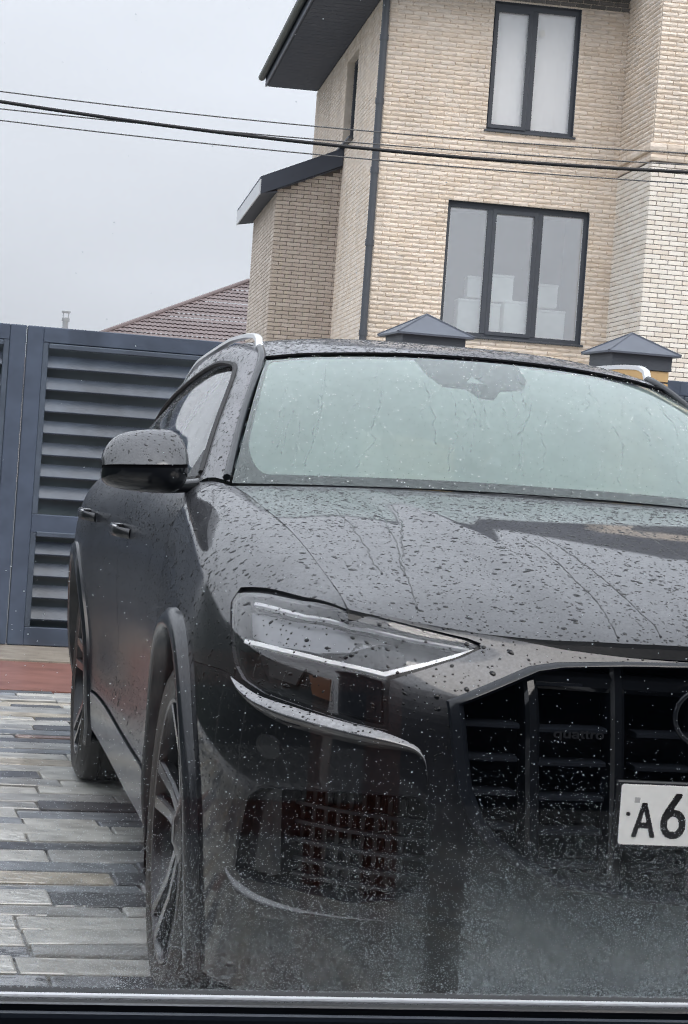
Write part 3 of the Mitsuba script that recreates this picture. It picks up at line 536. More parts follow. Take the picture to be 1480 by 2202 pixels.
# badge and emblem
tm = meshkit.text_mesh('quattro', .014, .003, bold=True); tv = np.array(tm.vertices); wdt = tv[:, 0].max()
B3 = np.array([gx(-.333, .74, -.008), -.333, .740]); part(f'{Gk}__badge', (B3 + tv[:, 2:] * [1, 0, 0] + (tv[:, :1] - wdt / 2) * np.array([-.07, 1, 0]) * (.098 / wdt) + tv[:, 1:2] * [0, 0, 1], np.array(tm.faces)), 'm_badge', False)
for i in range(4):
    yc = (i - 1.5) * .0735; an = np.linspace(0, 2 * math.pi, 41); P3 = np.array([(gx(yc + .049 * math.cos(t), .79, .004), yc + .049 * math.cos(t), .79 + .049 * math.sin(t)) for t in an])
    part(f'{Gk}__emblem_ring', tube_mesh(P3, .0050, 8, False), 'm_grille', 50)
# number plate
PK = f'{CAR}__number_plate'
px = gx(0, .615) + .012; o = np.array([px, -.263, .5585])
part(f'{PK}__frame', bevel_box(o + [-.012, -.006, -.006], (.016, 0, 0), (0, .538, 0), (0, 0, .122), .003), 'm_black_satin', False)
plate = round_poly(sbox(.002, .002, .524, .110), .006); part(f'{PK}__sheet', poly_extrude(plate, o + [.0045, 0, 0], (0, 1, 0), (0, 0, 1), (1, 0, 0), .0016), 'm_plate', False)
def glyph(t, y, h, z, wd_):
    g_ = meshkit.text_mesh(t, h, .0008, bold=True); q = np.array(g_.vertices); q[:, 0] = (q[:, 0] - q[:, 0].min()) / np.ptp(q[:, 0]) * wd_; part(f'{PK}__lettering', (o + [.0063, y, z] + q[:, 2:] * [1, 0, 0] + q[:, :1] * [0, 1.0, 0] + q[:, 1:2] * [0, 0, 1], np.array(g_.faces)), 'm_ink', False)
glyph('A', .0255, .058, .018, .044); glyph('6', .0790, .076, .018, .048); glyph('4', .1345, .076, .018, .048)
an = np.linspace(0, 2 * math.pi, 17)[:-1]; part(f'{PK}__bolt', poly_extrude(Polygon(np.stack([.0175 + .0038 * np.cos(an), .057 + .0038 * np.sin(an)], 1)), o + [.0063, 0, 0], (0, 1, 0), (0, 0, 1), (1, 0, 0), .001), 'm_ink', False)
for y in (.034, .162): part(f'{PK}__hologram', poly_extrude(sbox(y - .006, .077, y + .004, .087), o + [.0062, 0, 0], (0, 1, 0), (0, 0, 1), (1, 0, 0), .0004), 'm_hologram', False)

# wheels
def wheel(xc, s):
    W = nkey(f'{CAR}__wheel'); y0 = -.958
    def wp(name, m, mat, sm=40):
        v, f = m; v = np.array(v) + [xc, 0, .38]
        if s > 0: v, f = mirror((v, f))
        part(f'{W}__{name}', (v, f), mat, sm)
    R = .38
    wp('tyre', lathe([(.283, y0 + .022), (.287, y0 + .008), (.300, y0 + .002), (.322, y0 - .004), (.338, y0 - .003), (.342, y0 + .001), (.352, y0 + .004), (.366, y0 + .012), (.374, y0 + .022), (R, y0 + .035), (R, y0 + .068), (R - .008, y0 + .07), (R - .008, y0 + .078), (R, y0 + .08), (R, y0 + .13), (R - .008, y0 + .132), (R - .008, y0 + .14), (R, y0 + .142), (R, y0 + .22), (.372, y0 + .245), (.35, y0 + .262), (.30, y0 + .266), (.28, y0 + .25)], 72), 'm_tyre', 40)
    wp('rim', lathe([(.289, y0 + .010), (.286, y0 + .002), (.279, y0 + .004), (.272, y0 + .016), (.262, y0 + .06), (.250, y0 + .16), (.262, y0 + .25)], 72), 'm_rim', 40)
    wp('rim__edge', lathe([(.2885, y0 + .0015), (.285, y0 - .002), (.281, y0 + .0015)], 72), 'm_rim_cut', 60) if False else None
    for k in range(5):
        a0 = math.radians(72 * k + 24)
        for q in (-1, 1):
            a = a0 + q * .155; ca, sa = np.array([math.cos(a), 0, math.sin(a)]), np.array([-math.sin(a), 0, math.cos(a)]); b = a0 + q * .28; r0 = np.array([math.cos(b), 0, math.sin(b)]) * .060
            r1 = ca * .276; d = r1 - r0; n_ = np.cross(d / np.linalg.norm(d), [0, 1.0, 0])
            P0, P1 = r0 + [0, y0 + .034, 0], r1 + [0, y0 + .006, 0]; c = []
            for P_, w_, dd in ((P0, .020, .045), ((P0 + P1) / 2 + [0, .006, 0], .015, .035), (P1, .019, .028)):
                c.append([P_ - n_ * w_ + [0, .008, 0], P_ - n_ * w_ * .75, P_ + n_ * w_ * .75, P_ + n_ * w_ + [0, .008, 0], P_ + n_ * w_ * .8 + [0, dd, 0], P_ - n_ * w_ * .8 + [0, dd, 0]])
            v, f = grid_mesh(np.concatenate([np.array(c), np.array(c)[:, :1]], 1)); wp('spoke', (v, f[:, ::-1]), 'm_rim', 30)
            fc = np.array(c)[:, 1:3] + [0, -.0015, 0]; v, f = grid_mesh(fc); wp('spoke_face', (v, f[:, ::-1]), 'm_rim_cut', 30)
    wp('hub', lathe([(0, y0 + .016), (.028, y0 + .016), (.034, y0 + .020), (.072, y0 + .030), (.080, y0 + .05), (.078, y0 + .09)], 40), 'm_rim', 40)
    wp('brake_disc', lathe([(.08, y0 + .10), (.185, y0 + .10), (.188, y0 + .105), (.188, y0 + .13), (.08, y0 + .135)], 48), 'm_disc', 30)
    wp('backing', lathe([(0, y0 + .17), (.255, y0 + .17)], 32), 'm_gap', False)
for xc in (AF, AR):
    for s in (-1, 1): wheel(xc, s)

# door mirrors
Mk = f'{CAR}__mirror'
def loft(st, wedge=0.0):
    """Stations (y, xc, zc, half depth, half height up, half height down)."""
    st = np.array(st, float); t = np.arange(len(st)); S = CubicSpline(t, st)(np.linspace(0, len(st) - 1, 26)); an = np.linspace(0, 2 * math.pi, 33); G_ = []
    for y, xc, zc, hx, hu, hd in S:
        c, s = np.cos(an), np.sin(an); ce = np.sign(c) * np.abs(c) ** .75; se = np.sign(s) * np.abs(s) ** .75
        up_ = np.where(s > 0, hu, hd) * se; G_.append(np.stack([xc + hx * ce - wedge * np.maximum(up_, 0), np.full(33, y), zc + up_], 1))
    return np.array(G_)
ST = [(-1.098,-.715,1.158,.010,.012,.014),(-1.090,-.712,1.160,.045,.040,.036),(-1.065,-.708,1.163,.070,.068,.050),(-1.02,-.705,1.166,.085,.084,.058),(-.96,-.705,1.170,.090,.088,.064),(-.915,-.71,1.173,.086,.082,.062),(-.890,-.72,1.175,.070,.050,.045),(-.882,-.72,1.175,.03,.02,.02)]
GL = loft(ST, .75); v, f = grid_mesh(GL); v2, cap = orient(grid_mesh(GL[:, 0:17])); _, lowf = grid_mesh(GL[:, 17:33])
both(f'{Mk}__cap', (v2 + [0, 0, .003], cap), 'm_paint', 50); gl = GL[:, 17:33] + [0, 0, -.006]; both(f'{Mk}__shell', grid_mesh(gl), 'm_black_gloss', 50); vv = np.array(v); vv[:, 1] = -.99 + (vv[:, 1] + .99) * .982; vv[:, 0] = -.71 + (vv[:, 0] + .71) * .95; both(f'{Mk}__groove', (vv, f), 'm_gap', 50)
DROPS.append(((v2 + [0, 0, .003], cap), 1.0))
arm = loft([(-.96,-.72,1.118,.050,.022,.018),(-.92,-.735,1.117,.046,.020,.016),(-.885,-.76,1.120,.044,.018,.016),(-.845,-.79,1.126,.046,.018,.018)]); both(f'{Mk}__arm', grid_mesh(arm), 'm_black_gloss', 50)
# door handles
for x, y, z in ((-1.70, -.946, .962), (-2.62, -.985, .975)):
    hp = smooth_pts([(x + .115, y + .010, z - .004), (x + .09, y - .020, z), (x, y - .032, z + .003), (x - .09, y - .022, z + .004), (x - .115, y + .008, z + .004)], 24); t_ = np.gradient(hp, axis=0); t_ /= np.linalg.norm(t_, axis=1, keepdims=True); u_ = np.tile([0, 0, 1.0], (24, 1)); s_ = np.cross(u_, t_)
    both(f'{CAR}__door_handle', sweep(hp, u_, s_, [(-.008, -.014), (.006, -.015), (.010, -.006), (.010, .008), (.006, .015), (-.008, .012)]), 'm_paint', 40)
    hp2 = np.array([hp[4], hp[12], hp[20]]) + [0, -.004, .0145]
    both(f'{CAR}__handle_strip', tube_mesh(smooth_pts(hp2, 10), .0045, 6), 'm_chrome', 40)
# cabin
part(f'{CAR}__dashboard', MB().add(*bevel_box((-.95, -.72, .86), (.32, 0, 0), (0, 1.44, 0), (0, 0, .20), .04)).get(), 'm_int_dark', 30)
part(f'{CAR}__cabin_floor', cbox(-3.6, -.6, -.76, .76, .42, .46), 'm_int_dark', False)
part(f'{CAR}__headliner', grid_mesh((RP - [0, 0, .035])[2:-2, 3:-3]), 'm_int_mid', 40)
for y in (-.38, .38):
    S_ = nkey(f'{CAR}__seat'); part(f'{S_}__backrest', bevel_box((-1.78, y - .24, .62), (.14, 0, 0), (0, .48, 0), (-.10, 0, .52), .05), 'm_int_mid', 30); part(f'{S_}__cushion', bevel_box((-1.75, y - .25, .50), (.5, 0, 0), (0, .5, 0), (0, 0, .14), .04), 'm_int_mid', 30); part(f'{S_}__headrest', bevel_box((-1.86, y - .13, 1.18), (.09, 0, 0), (0, .26, 0), (-.03, 0, .17), .035), 'm_int_mid', 30)
S_ = nkey(f'{CAR}__seat'); part(f'{S_}__backrest', bevel_box((-2.75, -.65, .62), (.14, 0, 0), (0, 1.3, 0), (-.12, 0, .50), .05), 'm_int_mid', 30)
an = np.linspace(0, 2 * math.pi, 33); part(f'{CAR}__steering_wheel', tube_mesh(np.stack([-1.02 + .07 * np.sin(an), .38 + .18 * np.cos(an), 1.0 + .165 * np.sin(an)], 1), .014, 8, False), 'm_int_dark', 50)

# raindrops: flattened domes of water on what rain falls on
def domes(P3, N3, R, hr, asp, seed, closed=False, K=7):
    r_ = np.random.default_rng(seed); n = len(P3); a = np.cross(N3, [.3, .5, .1]); a /= np.linalg.norm(a, axis=1, keepdims=True); b = np.cross(N3, a)
    th = r_.random(n)[:, None] * 6.3 + np.arange(K) * 2 * np.pi / K; rad = R[:, None] * (1 + .28 * (r_.random((n, K)) - .5)); ca, sb = np.cos(th) * rad * asp[:, None], np.sin(th) * rad
    ringp = lambda k, h_: P3[:, None] + k * (ca[..., None] * a[:, None] + sb[..., None] * b[:, None]) + N3[:, None] * (R * hr * h_)[:, None, None]
    V = np.concatenate([ringp(1, -.15), ringp(.82, .55), ringp(.45, .9), (P3 + N3 * (R * hr)[:, None])[:, None]], 1); m = V.shape[1]; k = np.arange(K); k1 = (k + 1) % K; F = []
    for l in (0, K): F += [np.stack([l + k, l + k1, l + K + k1], 1), np.stack([l + k, l + K + k1, l + K + k], 1)]
    F.append(np.stack([2 * K + k, 2 * K + k1, k * 0 + 3 * K], 1))
    if closed: F.append(np.stack([k[1:-1] * 0, k[1:-1] + 1, k[1:-1]], 1))
    F = np.vstack(F); return V.reshape(-1, 3), (F[None] + (np.arange(n) * m)[:, None, None]).reshape(-1, 3)
def scatter(mesh, per_m2, seed, only_up=None):
    v, f = mesh; tm_ = trimesh.Trimesh(c2w(v), f, process=False); r_ = np.random.default_rng(seed); ar = tm_.area_faces; n = int(ar.sum() * per_m2)
    i = r_.choice(len(f), n, p=ar / ar.sum()); a, b = np.sqrt(r_.random(n)), r_.random(n); tr_ = tm_.triangles[i]; p = tr_[:, 0] * (1 - a)[:, None] + tr_[:, 1] * (a * (1 - b))[:, None] + tr_[:, 2] * (a * b)[:, None]
    nn_ = tm_.face_normals[i]; e = EYE - p; nn_ = nn_ * np.sign((nn_ * e).sum(1) + 1e-9)[:, None]
    k_ = nn_[:, 2] > -.2 if only_up is None else nn_[:, 2] > only_up
    q = (p - EYE); dep = q @ fwd; sx, sy = FOCAL * (q @ RIGHT) / dep, FOCAL * (q @ UP) / dep; k_ &= (np.abs(sx) < 1050) & (np.abs(sy) < 1400) & (dep < 7.5)
    return p[k_], nn_[k_]
big, wet, spark = MB(), MB(), MB(); sd = 100
for mesh, share in DROPS:
    sd += 10
    if share == 'glass':
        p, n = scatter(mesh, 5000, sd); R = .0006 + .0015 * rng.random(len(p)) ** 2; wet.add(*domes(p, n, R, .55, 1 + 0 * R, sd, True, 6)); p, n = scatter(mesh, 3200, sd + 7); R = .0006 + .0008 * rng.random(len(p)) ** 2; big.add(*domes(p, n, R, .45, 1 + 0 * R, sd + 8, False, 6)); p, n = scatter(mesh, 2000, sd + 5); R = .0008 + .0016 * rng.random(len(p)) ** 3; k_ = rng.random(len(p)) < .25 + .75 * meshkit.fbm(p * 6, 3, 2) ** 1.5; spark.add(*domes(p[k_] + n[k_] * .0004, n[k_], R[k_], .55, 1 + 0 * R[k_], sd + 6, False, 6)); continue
    if share == 'side':
        p, n = scatter(mesh, 14000, sd); R = .0008 + .0010 * rng.random(len(p)) ** 2; wet.add(*domes(p, n, R, .55, 1 + 0 * R, sd, True, 6)); continue
    p, n = scatter(mesh, 1000 * share, sd, .1); R = .0019 + .0034 * rng.random(len(p)) ** 2.2; big.add(*domes(p, n, R, .34, 1 + .9 * rng.random(len(p)) ** 2, sd + 1))
    p, n = scatter(mesh, 3600 * share, sd + 2, -.05); R = .0010 + .0018 * rng.random(len(p)) ** 1.5; big.add(*domes(p, n, R, .42, 1 + .3 * rng.random(len(p)), sd + 3, False, 6))
def rivulet(P_, N_, r0, seed):
    r_ = np.random.default_rng(seed); k_ = len(P_); rr = r0 * (.6 + .5 * r_.random(k_)); rr[-1] = r0 * 1.5; v, f = tube_mesh(P_ + N_ * (-r0 * .35), rr, 6); return c2w(v), f
rr_ = np.random.default_rng(77)
for i in range(34):
    b0 = rr_.uniform(-.56, .56); a0 = rr_.uniform(.45, .96); a1 = max(.10, a0 - rr_.uniform(.25, .75)); a_ = np.linspace(a0, a1, 34); wob = np.cumsum(rr_.standard_normal(34)) * .0028
    uv_ = np.stack([np.clip((b0 + wob + .15 * (a_ - .5)) / (.778 - .181 * a_), -.93, .93), a_], 1); p_, n_ = ws_surf(uv_); wet.add(*rivulet(p_, -n_, .0009 + .0006 * rr_.random(), i))
def on_hood(s_, w_): i = s_ * 69; j = (w_ + 1) / 2 * 48; from_ = __import__('scipy.ndimage', fromlist=['x']); return np.stack([from_.map_coordinates(HP[..., q], [i, j], order=1, mode='nearest') for q in range(3)], 1)
for w0, s0, s1, dw in ((-.66, .28, .93, -.16), (-.62, .30, .80, -.14), (-.30, .50, .97, .05), (-.36, .55, .98, .03), (.02, .30, .9, .06), (-.80, .35, .8, -.05)):
    q = np.linspace(s0, s1, 40); p_ = on_hood(q, w0 + dw * (q - s0) / (s1 - s0) + np.cumsum(rr_.standard_normal(40)) * .0022); big.add(*rivulet(p_, np.tile([0, 0, 1.0], (40, 1)), .0022, 5))
put(f'{CAR}__raindrops', big.get(), 'm_water_black', True, kind='stuff', label='raindrops beaded on the black paint')
put(f'{CAR}__painted_glints', spark.get(), 'm_bead', True, kind='stuff', label='white domes painted as glints of drops on the windscreen')  # matte white domes painted as the sky glint of drops
put(f'{CAR}__window_drops', wet.get(), 'm_drop', True, kind='stuff', label='raindrops on the windscreen and side glass')
# ---------------------------------------------------------------- materials of the place
def stone(name, rgb, rough, var=.35, scale=14, bump=.0015, bscale=45):
    solid(name, rgb, rough, .5, var=var, scale=scale, bump=bump, bscale=bscale)
PAVE = [('m_pave_grey', (.30, .303, .295)), ('m_pave_dark', (.115, .12, .128)), ('m_pave_light', (.43, .428, .40)), ('m_pave_red', (.225, .16, .145)), ('m_pave_sand', (.36, .33, .275)), ('m_pave_blue', (.21, .225, .24))]
def wet_rough(p, n, uv): return mix(.035, .24, smoothstep(.50, .74, fbm(p.x * 3.1, p.y * 9.0, p.z, 4)))
for i, (k_, c) in enumerate(PAVE):
    def fn(p, n, uv, c=c): return mi.Color3f(c) * (.62 + .76 * fbm(p.x * 16, p.y * 22, p.z * 16, 4))
    def bf(p, n, uv): return .0011 * fbm(p.x * 34, p.y * 50, p.z * 30, 3)
    scene[k_] = {'type': 'twosided', 'bsdf': {'type': 'bumpmap', 'tex': proc(bf), 'scale': 1.0, 'bsdf': {'type': 'principled', 'base_color': proc(fn), 'roughness': proc(wet_rough), 'specular': 1.0}}}
stone('m_joint', (.09, .09, .088), .3); stone('m_red_path', (.20, .098, .080), .28, var=.3, scale=6); stone('m_kerb', (.24, .215, .18), .35, var=.3)
stone('m_ground', (.12, .12, .11), .5)
BR = [('m_brick_a', (.84, .79, .71)), ('m_brick_b', (.86, .82, .75)), ('m_brick_c', (.79, .725, .64))]
for k_, c in BR: solid(k_, c, .75, .2, var=.08, scale=9, stain=.06)
RB = [('m_rough_a', (.775, .68, .58)), ('m_rough_b', (.805, .715, .62)), ('m_rough_c', (.745, .645, .54)), ('m_rough_d', (.76, .68, .595))]
for k_, c in RB: solid(k_, c, .85, .15, var=.10, scale=16, stain=.10)
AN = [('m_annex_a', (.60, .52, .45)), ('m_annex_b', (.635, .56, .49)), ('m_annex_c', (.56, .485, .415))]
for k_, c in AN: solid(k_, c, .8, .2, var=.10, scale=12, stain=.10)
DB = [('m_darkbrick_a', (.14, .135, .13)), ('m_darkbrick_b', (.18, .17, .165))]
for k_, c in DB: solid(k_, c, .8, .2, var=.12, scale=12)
solid('m_yellow_brick', (.56, .39, .20), .75, .2, var=.12, scale=10)
solid('m_mortar_dark', (.17, .15, .14), .9, .1, var=.15); solid('m_mortar_rough', (.70, .62, .53), .9, .1, var=.15)
solid('m_frame_grey', (.068, .076, .092), .42, .4); solid('m_pipe', (.075, .083, .098), .4, .5)
solid('m_roof_metal', (.055, .064, .088), .42, .5, var=.15, scale=3); solid('m_soffit', (.095, .105, .130), .6, .3, var=.1)
solid('m_white_board', (.62, .63, .65), .5, .4, var=.08); solid('m_gutter', (.045, .055, .045), .4, .5)
solid('m_cap', (.082, .094, .120), .38, .5, var=.18, scale=5); solid('m_fence', (.074, .097, .142), .36, .5, var=.30, scale=7, stain=.3)
solid('m_slat', (.078, .100, .135), .36, .5, var=.28, scale=9, stain=.3); solid('m_backing', (.15, .185, .205), .7, .2, var=.6, scale=2.5)
solid('m_tile', (.155, .122, .120), .45, .4, var=.22, scale=1.2); solid('m_far_wall', (.45, .42, .38), .8, .2)
solid('m_flue', (.45, .46, .47), .35, .5, metallic=.6); solid('m_cable', (.012, .013, .016), .5, .3); solid('m_wire', (.10, .10, .105), .5, .3)
solid('m_plaster', (.66, .66, .63), .9, .1); solid('m_box', (.90, .90, .87), .8, .2, var=.05); solid('m_added_sheet', (.82, .83, .84), .9, .1)
solid('m_room', (.30, .30, .29), .9, .1); solid('m_back', (.035, .05, .08), .9, .1); solid('m_facade', (.055, .057, .064), .85, .2, var=.2); solid('m_wood_red', (.24, .075, .05), .35, .5, var=.3, scale=12)
solid('m_win_frame', (.05, .064, .09), .35, .4); solid('m_white', (.80, .80, .78), .6, .3)

# ---------------------------------------------------------------- ground and paving
V = np.array([[-260, -120, -.012], [260, -120, -.012], [260, 330, -.012], [-260, 330, -.012]]); put('ground', (V, np.array([[0, 1, 2], [0, 2, 3]])), 'm_ground', kind='structure', label='open ground around the houses')
FO = np.array([-1.8317, 11.9946, 0]); FT = math.radians(14.0); FX = np.array([math.cos(FT), math.sin(FT), 0]); FY = np.array([-math.sin(FT), math.cos(FT), 0]); FZ = np.array([0, 0, 1.0])
def fp(u, w, z=0.0): return FO + u * FX + w * FY + z * FZ
def fbx(u0, u1, w0, w1, z0, z1): return bx(fp(u0, w0, z0), (u1 - u0) * FX, (w1 - w0) * FY, (z1 - z0) * FZ)
put('paving', fbx(-7, 9, -11.2, -2.20, -.06, -.008), 'm_joint', kind='structure', label='wet paving of long narrow stones in mixed greys')
put('red_path', fbx(-7, 9, -2.19, -.86, -.06, .004), 'm_red_path', kind='structure', label='wet brick red strip along the foot of the gate')
put('kerb', fbx(-7, 9, -.855, .10, -.06, .012), 'm_kerb', kind='structure', label='sand coloured concrete strip under the gate')
stones = []
w = -2.21; r_ = np.random.default_rng(11); row = 0
while w > -11.0:
    dep = r_.choice([.115, .14, .165]); u = -6 + r_.random() * .3
    while u < 7.5:
        ln = r_.choice([.24, .34, .45, .60, .75], p=[.15, .25, .3, .2, .1]); stones.append((u, u + ln, w - dep, w)); u += ln
    w -= dep
rest = {k_: MB() for k_, _ in PAVE}; cand = []
EX = EYE
for (u0, u1, w0, w1) in stones:
    mid = fp((u0 + u1) / 2, (w0 + w1) / 2); d_ = mid - EX; dep = d_ @ fwd; sx = 740 + FOCAL * (d_ @ RIGHT) / max(dep, .1); sy = 1101 - FOCAL * (d_ @ UP) / max(dep, .1)
    vis = dep > 1 and -120 < sx < 420 and sy < 2200
    cand.append((vis, 1 / max(dep, .1) ** 3 if vis else 0))
order = sorted(range(len(stones)), key=lambda i: -cand[i][1]); top300 = {i for i in order[:300] if cand[i][0]}
for i, (u0, u1, w0, w1) in enumerate(stones):
    m = r_.choice(len(PAVE), p=[.37, .13, .29, .025, .085, .10]); h = .002 * r_.standard_normal(); g_ = .004
    z0, z1 = -.03, .004 + h; tl = r_.standard_normal(2) * .0016; e = .004
    A_ = [fp(u0 + g_, w0 + g_), fp(u1 - g_, w0 + g_), fp(u1 - g_, w1 - g_), fp(u0 + g_, w1 - g_)]; zt = [z1 - tl[0] - tl[1], z1 + tl[0] - tl[1], z1 + tl[0] + tl[1], z1 - tl[0] + tl[1]]
    c_ = sum(A_) / 4; inn = [a + (c_ - a) / np.linalg.norm(c_ - a) * e * 1.4 for a in A_]
    v = np.array([a + FZ * z0 for a in A_] + [a + FZ * (t - .003) for a, t in zip(A_, zt)] + [a + FZ * t for a, t in zip(inn, zt)])
    f = [[8, 9, 10], [8, 10, 11]] + [q for k in range(4) for q in ([k, (k + 1) % 4, 4 + (k + 1) % 4], [k, 4 + (k + 1) % 4, 4 + k], [4 + k, 4 + (k + 1) % 4, 8 + (k + 1) % 4], [4 + k, 8 + (k + 1) % 4, 8 + k])]
    if i in top300: put('paving__stone', (v, np.array(f)), PAVE[m][0])
    else: rest[PAVE[m][0]].add(v, f)
for k_, _ in PAVE:
    if rest[k_].n: put('paving__stone_field', rest[k_].get(), k_, kind='stuff')

# ---------------------------------------------------------------- gate, pillars, fence
def louvre(gk, u0, u1, z0, z1, pitch=.130, first=.075):
    z = z1 - first
    while z > z0 + .03:
        o = fp(u0, -.020, z - .040); put(f'{gk}__slat', bevel_box(o, (u1 - u0) * FX, FY * .056 + FZ * .074, FY * -.010 + FZ * .009, .002), 'm_slat'); z -= pitch
def leaf(gk, u0, u1):
    w0, w1 = -.03, .03
    def st(a, b, c, d, pr=0.0, mat='m_fence', nm='stile'): put(f'{gk}__{nm}', bevel_box(fp(a, w0 - pr, c), (b - a) * FX, (w1 - w0 + pr) * FY, (d - c) * FZ, .004), mat)
    st(u0, u0 + .095, .015, 1.918, .012); st(u1 - .095, u1, .015, 1.918, .012)
    st(u0 + .095, u1 - .095, 1.825, 1.918, .006, nm='rail'); st(u0 + .095, u1 - .095, .69, .80, .004, nm='rail'); st(u0 + .095, u1 - .095, .015, .125, .004, nm='rail')
    for a in (u0 + .095, u1 - .130):
        for c, d in ((.80, 1.825), (.125, .69)): put(f'{gk}__bead', bevel_box(fp(a, w0 - .004, c), .035 * FX, .05 * FY, (d - c) * FZ, .003), 'm_slat')
    for z in (1.790, .668): put(f'{gk}__bead', bevel_box(fp(u0 + .13, w0 - .016, z), (u1 - u0 - .26) * FX, .04 * FY, .030 * FZ, .004), 'm_slat')
    louvre(gk, u0 + .13, u1 - .13, .80, 1.785); louvre(gk, u0 + .13, u1 - .13, .125, .665, first=.07)
    put(f'{gk}__backing_sheet', fbx(u0 + .05, u1 - .05, .075, .08, .10, 1.85), 'm_backing')
GA = nkey('gate'); tag(GA, 'blue grey louvred gate leaf whose slats show left of the car', 'gate'); leaf(GA, -.130, 1.95)
GB = nkey('gate'); tag(GB, 'blue grey louvred gate leaf cut off by the left edge of the photo', 'gate'); leaf(GB, -2.2, -.137)
def pillar(u, lab):
    K = nkey('gate_pillar'); tag(K, lab, 'pillar'); c = .19
    z = .02
    put(f'{K}__core', fbx(u - c + .01, u + c - .01, -c + .01, c - .01, 0, 1.99), 'm_mortar_dark')
    n_ = 0; mbk = MB()
    while z < 1.95:
        for s0 in (0, 1):
            a, b = (-c, .02) if n_ % 2 else (-c, -.06)
            mbk = MB(); 
            for p0, p1 in ((a, b), (b + .012, c)):
                put(f'{K}__brick', fbx(u + p0, u + p1, -c + (0 if s0 == 0 else c * 2 - .10), -c + (.10 if s0 == 0 else c * 2), z, z + .063), 'm_yellow_brick')
        for sx in (-1, 1): put(f'{K}__brick', fbx(u + (c - .10 if sx > 0 else -c), u + (c if sx > 0 else -c + .10), -c + .112, c - .112, z, z + .063), 'm_yellow_brick')
        z += .075; n_ += 1
    put(f'{K}__collar', fbx(u - c - .012, u + c + .012, -c - .012, c + .012, 1.962, 2.055), 'm_frame_grey')
    h = .245; b = [fp(u - h, -h, 2.052), fp(u + h, -h, 2.052), fp(u + h, h, 2.052), fp(u - h, h, 2.052)]; ap = fp(u, 0, 2.200)
    v = np.array(b + [x + FZ * .012 for x in b] + [ap]); f = [[0, 2, 1], [0, 3, 2]] + [q for k in range(4) for q in ([k, (k + 1) % 4, 4 + (k + 1) % 4], [k, 4 + (k + 1) % 4, 4 + k], [4 + k, 4 + (k + 1) % 4, 8])]
    put(f'{K}__cap', (v, np.array(f)), 'm_cap'); seam_ = np.array([b[1] + FZ * .016, ap + FZ * .002])
    for k in range(4): put(f'{K}__cap_seam', tube_mesh(np.array([b[k] + FZ * .013, ap + FZ * .001]), .006, 6), 'm_cap', 40)
pillar(2.33, 'gate pillar with grey pyramid cap showing above the middle of the car roof')
pillar(3.705, 'yellow brick pillar with grey pyramid cap at the right above the windscreen corner')
WG = nkey('gate'); tag(WG, 'narrow grey louvred wicket gate between the two capped pillars', 'gate'); leaf(WG, 2.57, 3.46)
PF = nkey('fence_panel'); tag(PF, 'dark louvred fence panel right of the yellow brick pillar', 'fence'); leaf(PF, 3.95, 6.2)
PF = nkey('fence_panel'); tag(PF, 'dark louvred fence panel further right beyond the picture edge', 'fence'); leaf(PF, 6.21, 8.4)

# fences added out of view so the car mirrors less open sky
def boundary(p0, p1, n, lab):
    p0, p1 = np.array(p0, float), np.array(p1, float)
    K = nkey('added_fence'); tag(K, lab, 'fence')
    for i in range(n):
        a, b = p0 + (p1 - p0) * i / n, p0 + (p1 - p0) * (i + 1) / n; L_ = np.linalg.norm(b - a); x_ = (b - a) / L_; n_ = np.array([-x_[1], x_[0], 0])
        q = np.linspace(0, L_ - .06, 61); prof = np.clip(np.sin(q / .22 * 2 * np.pi) * 2.2, -1, 1) * .012; G = np.stack([a + np.outer(q, x_) + np.outer(prof, n_) + FZ * z for z in (.05, 2.05)], 1)
        put(f'{K}__sheet', grid_mesh(G), 'm_added_fence', 30); put(f'{K}__post', bx(a - n_ * .03 - x_ * .03, x_ * .06, n_ * .06, FZ * 2.1), 'm_added_fence')
        put(f'{K}__rail', bx(a - n_ * .05 + FZ * 1.7, x_ * L_, n_ * .03, FZ * .05), 'm_added_fence')
solid('m_added_fence', (.030, .042, .036), .5, .3, var=.25, scale=3)
boundary((-3.9, .6, 0), (-4.1, 11.2, 0), 5, 'dark sheet fence added out of view on the left to keep open sky out of the car paint')
boundary((7.0, 1.5, 0), (6.4, 13.6, 0), 5, 'dark sheet fence added out of view on the right to keep open sky out of the car paint')
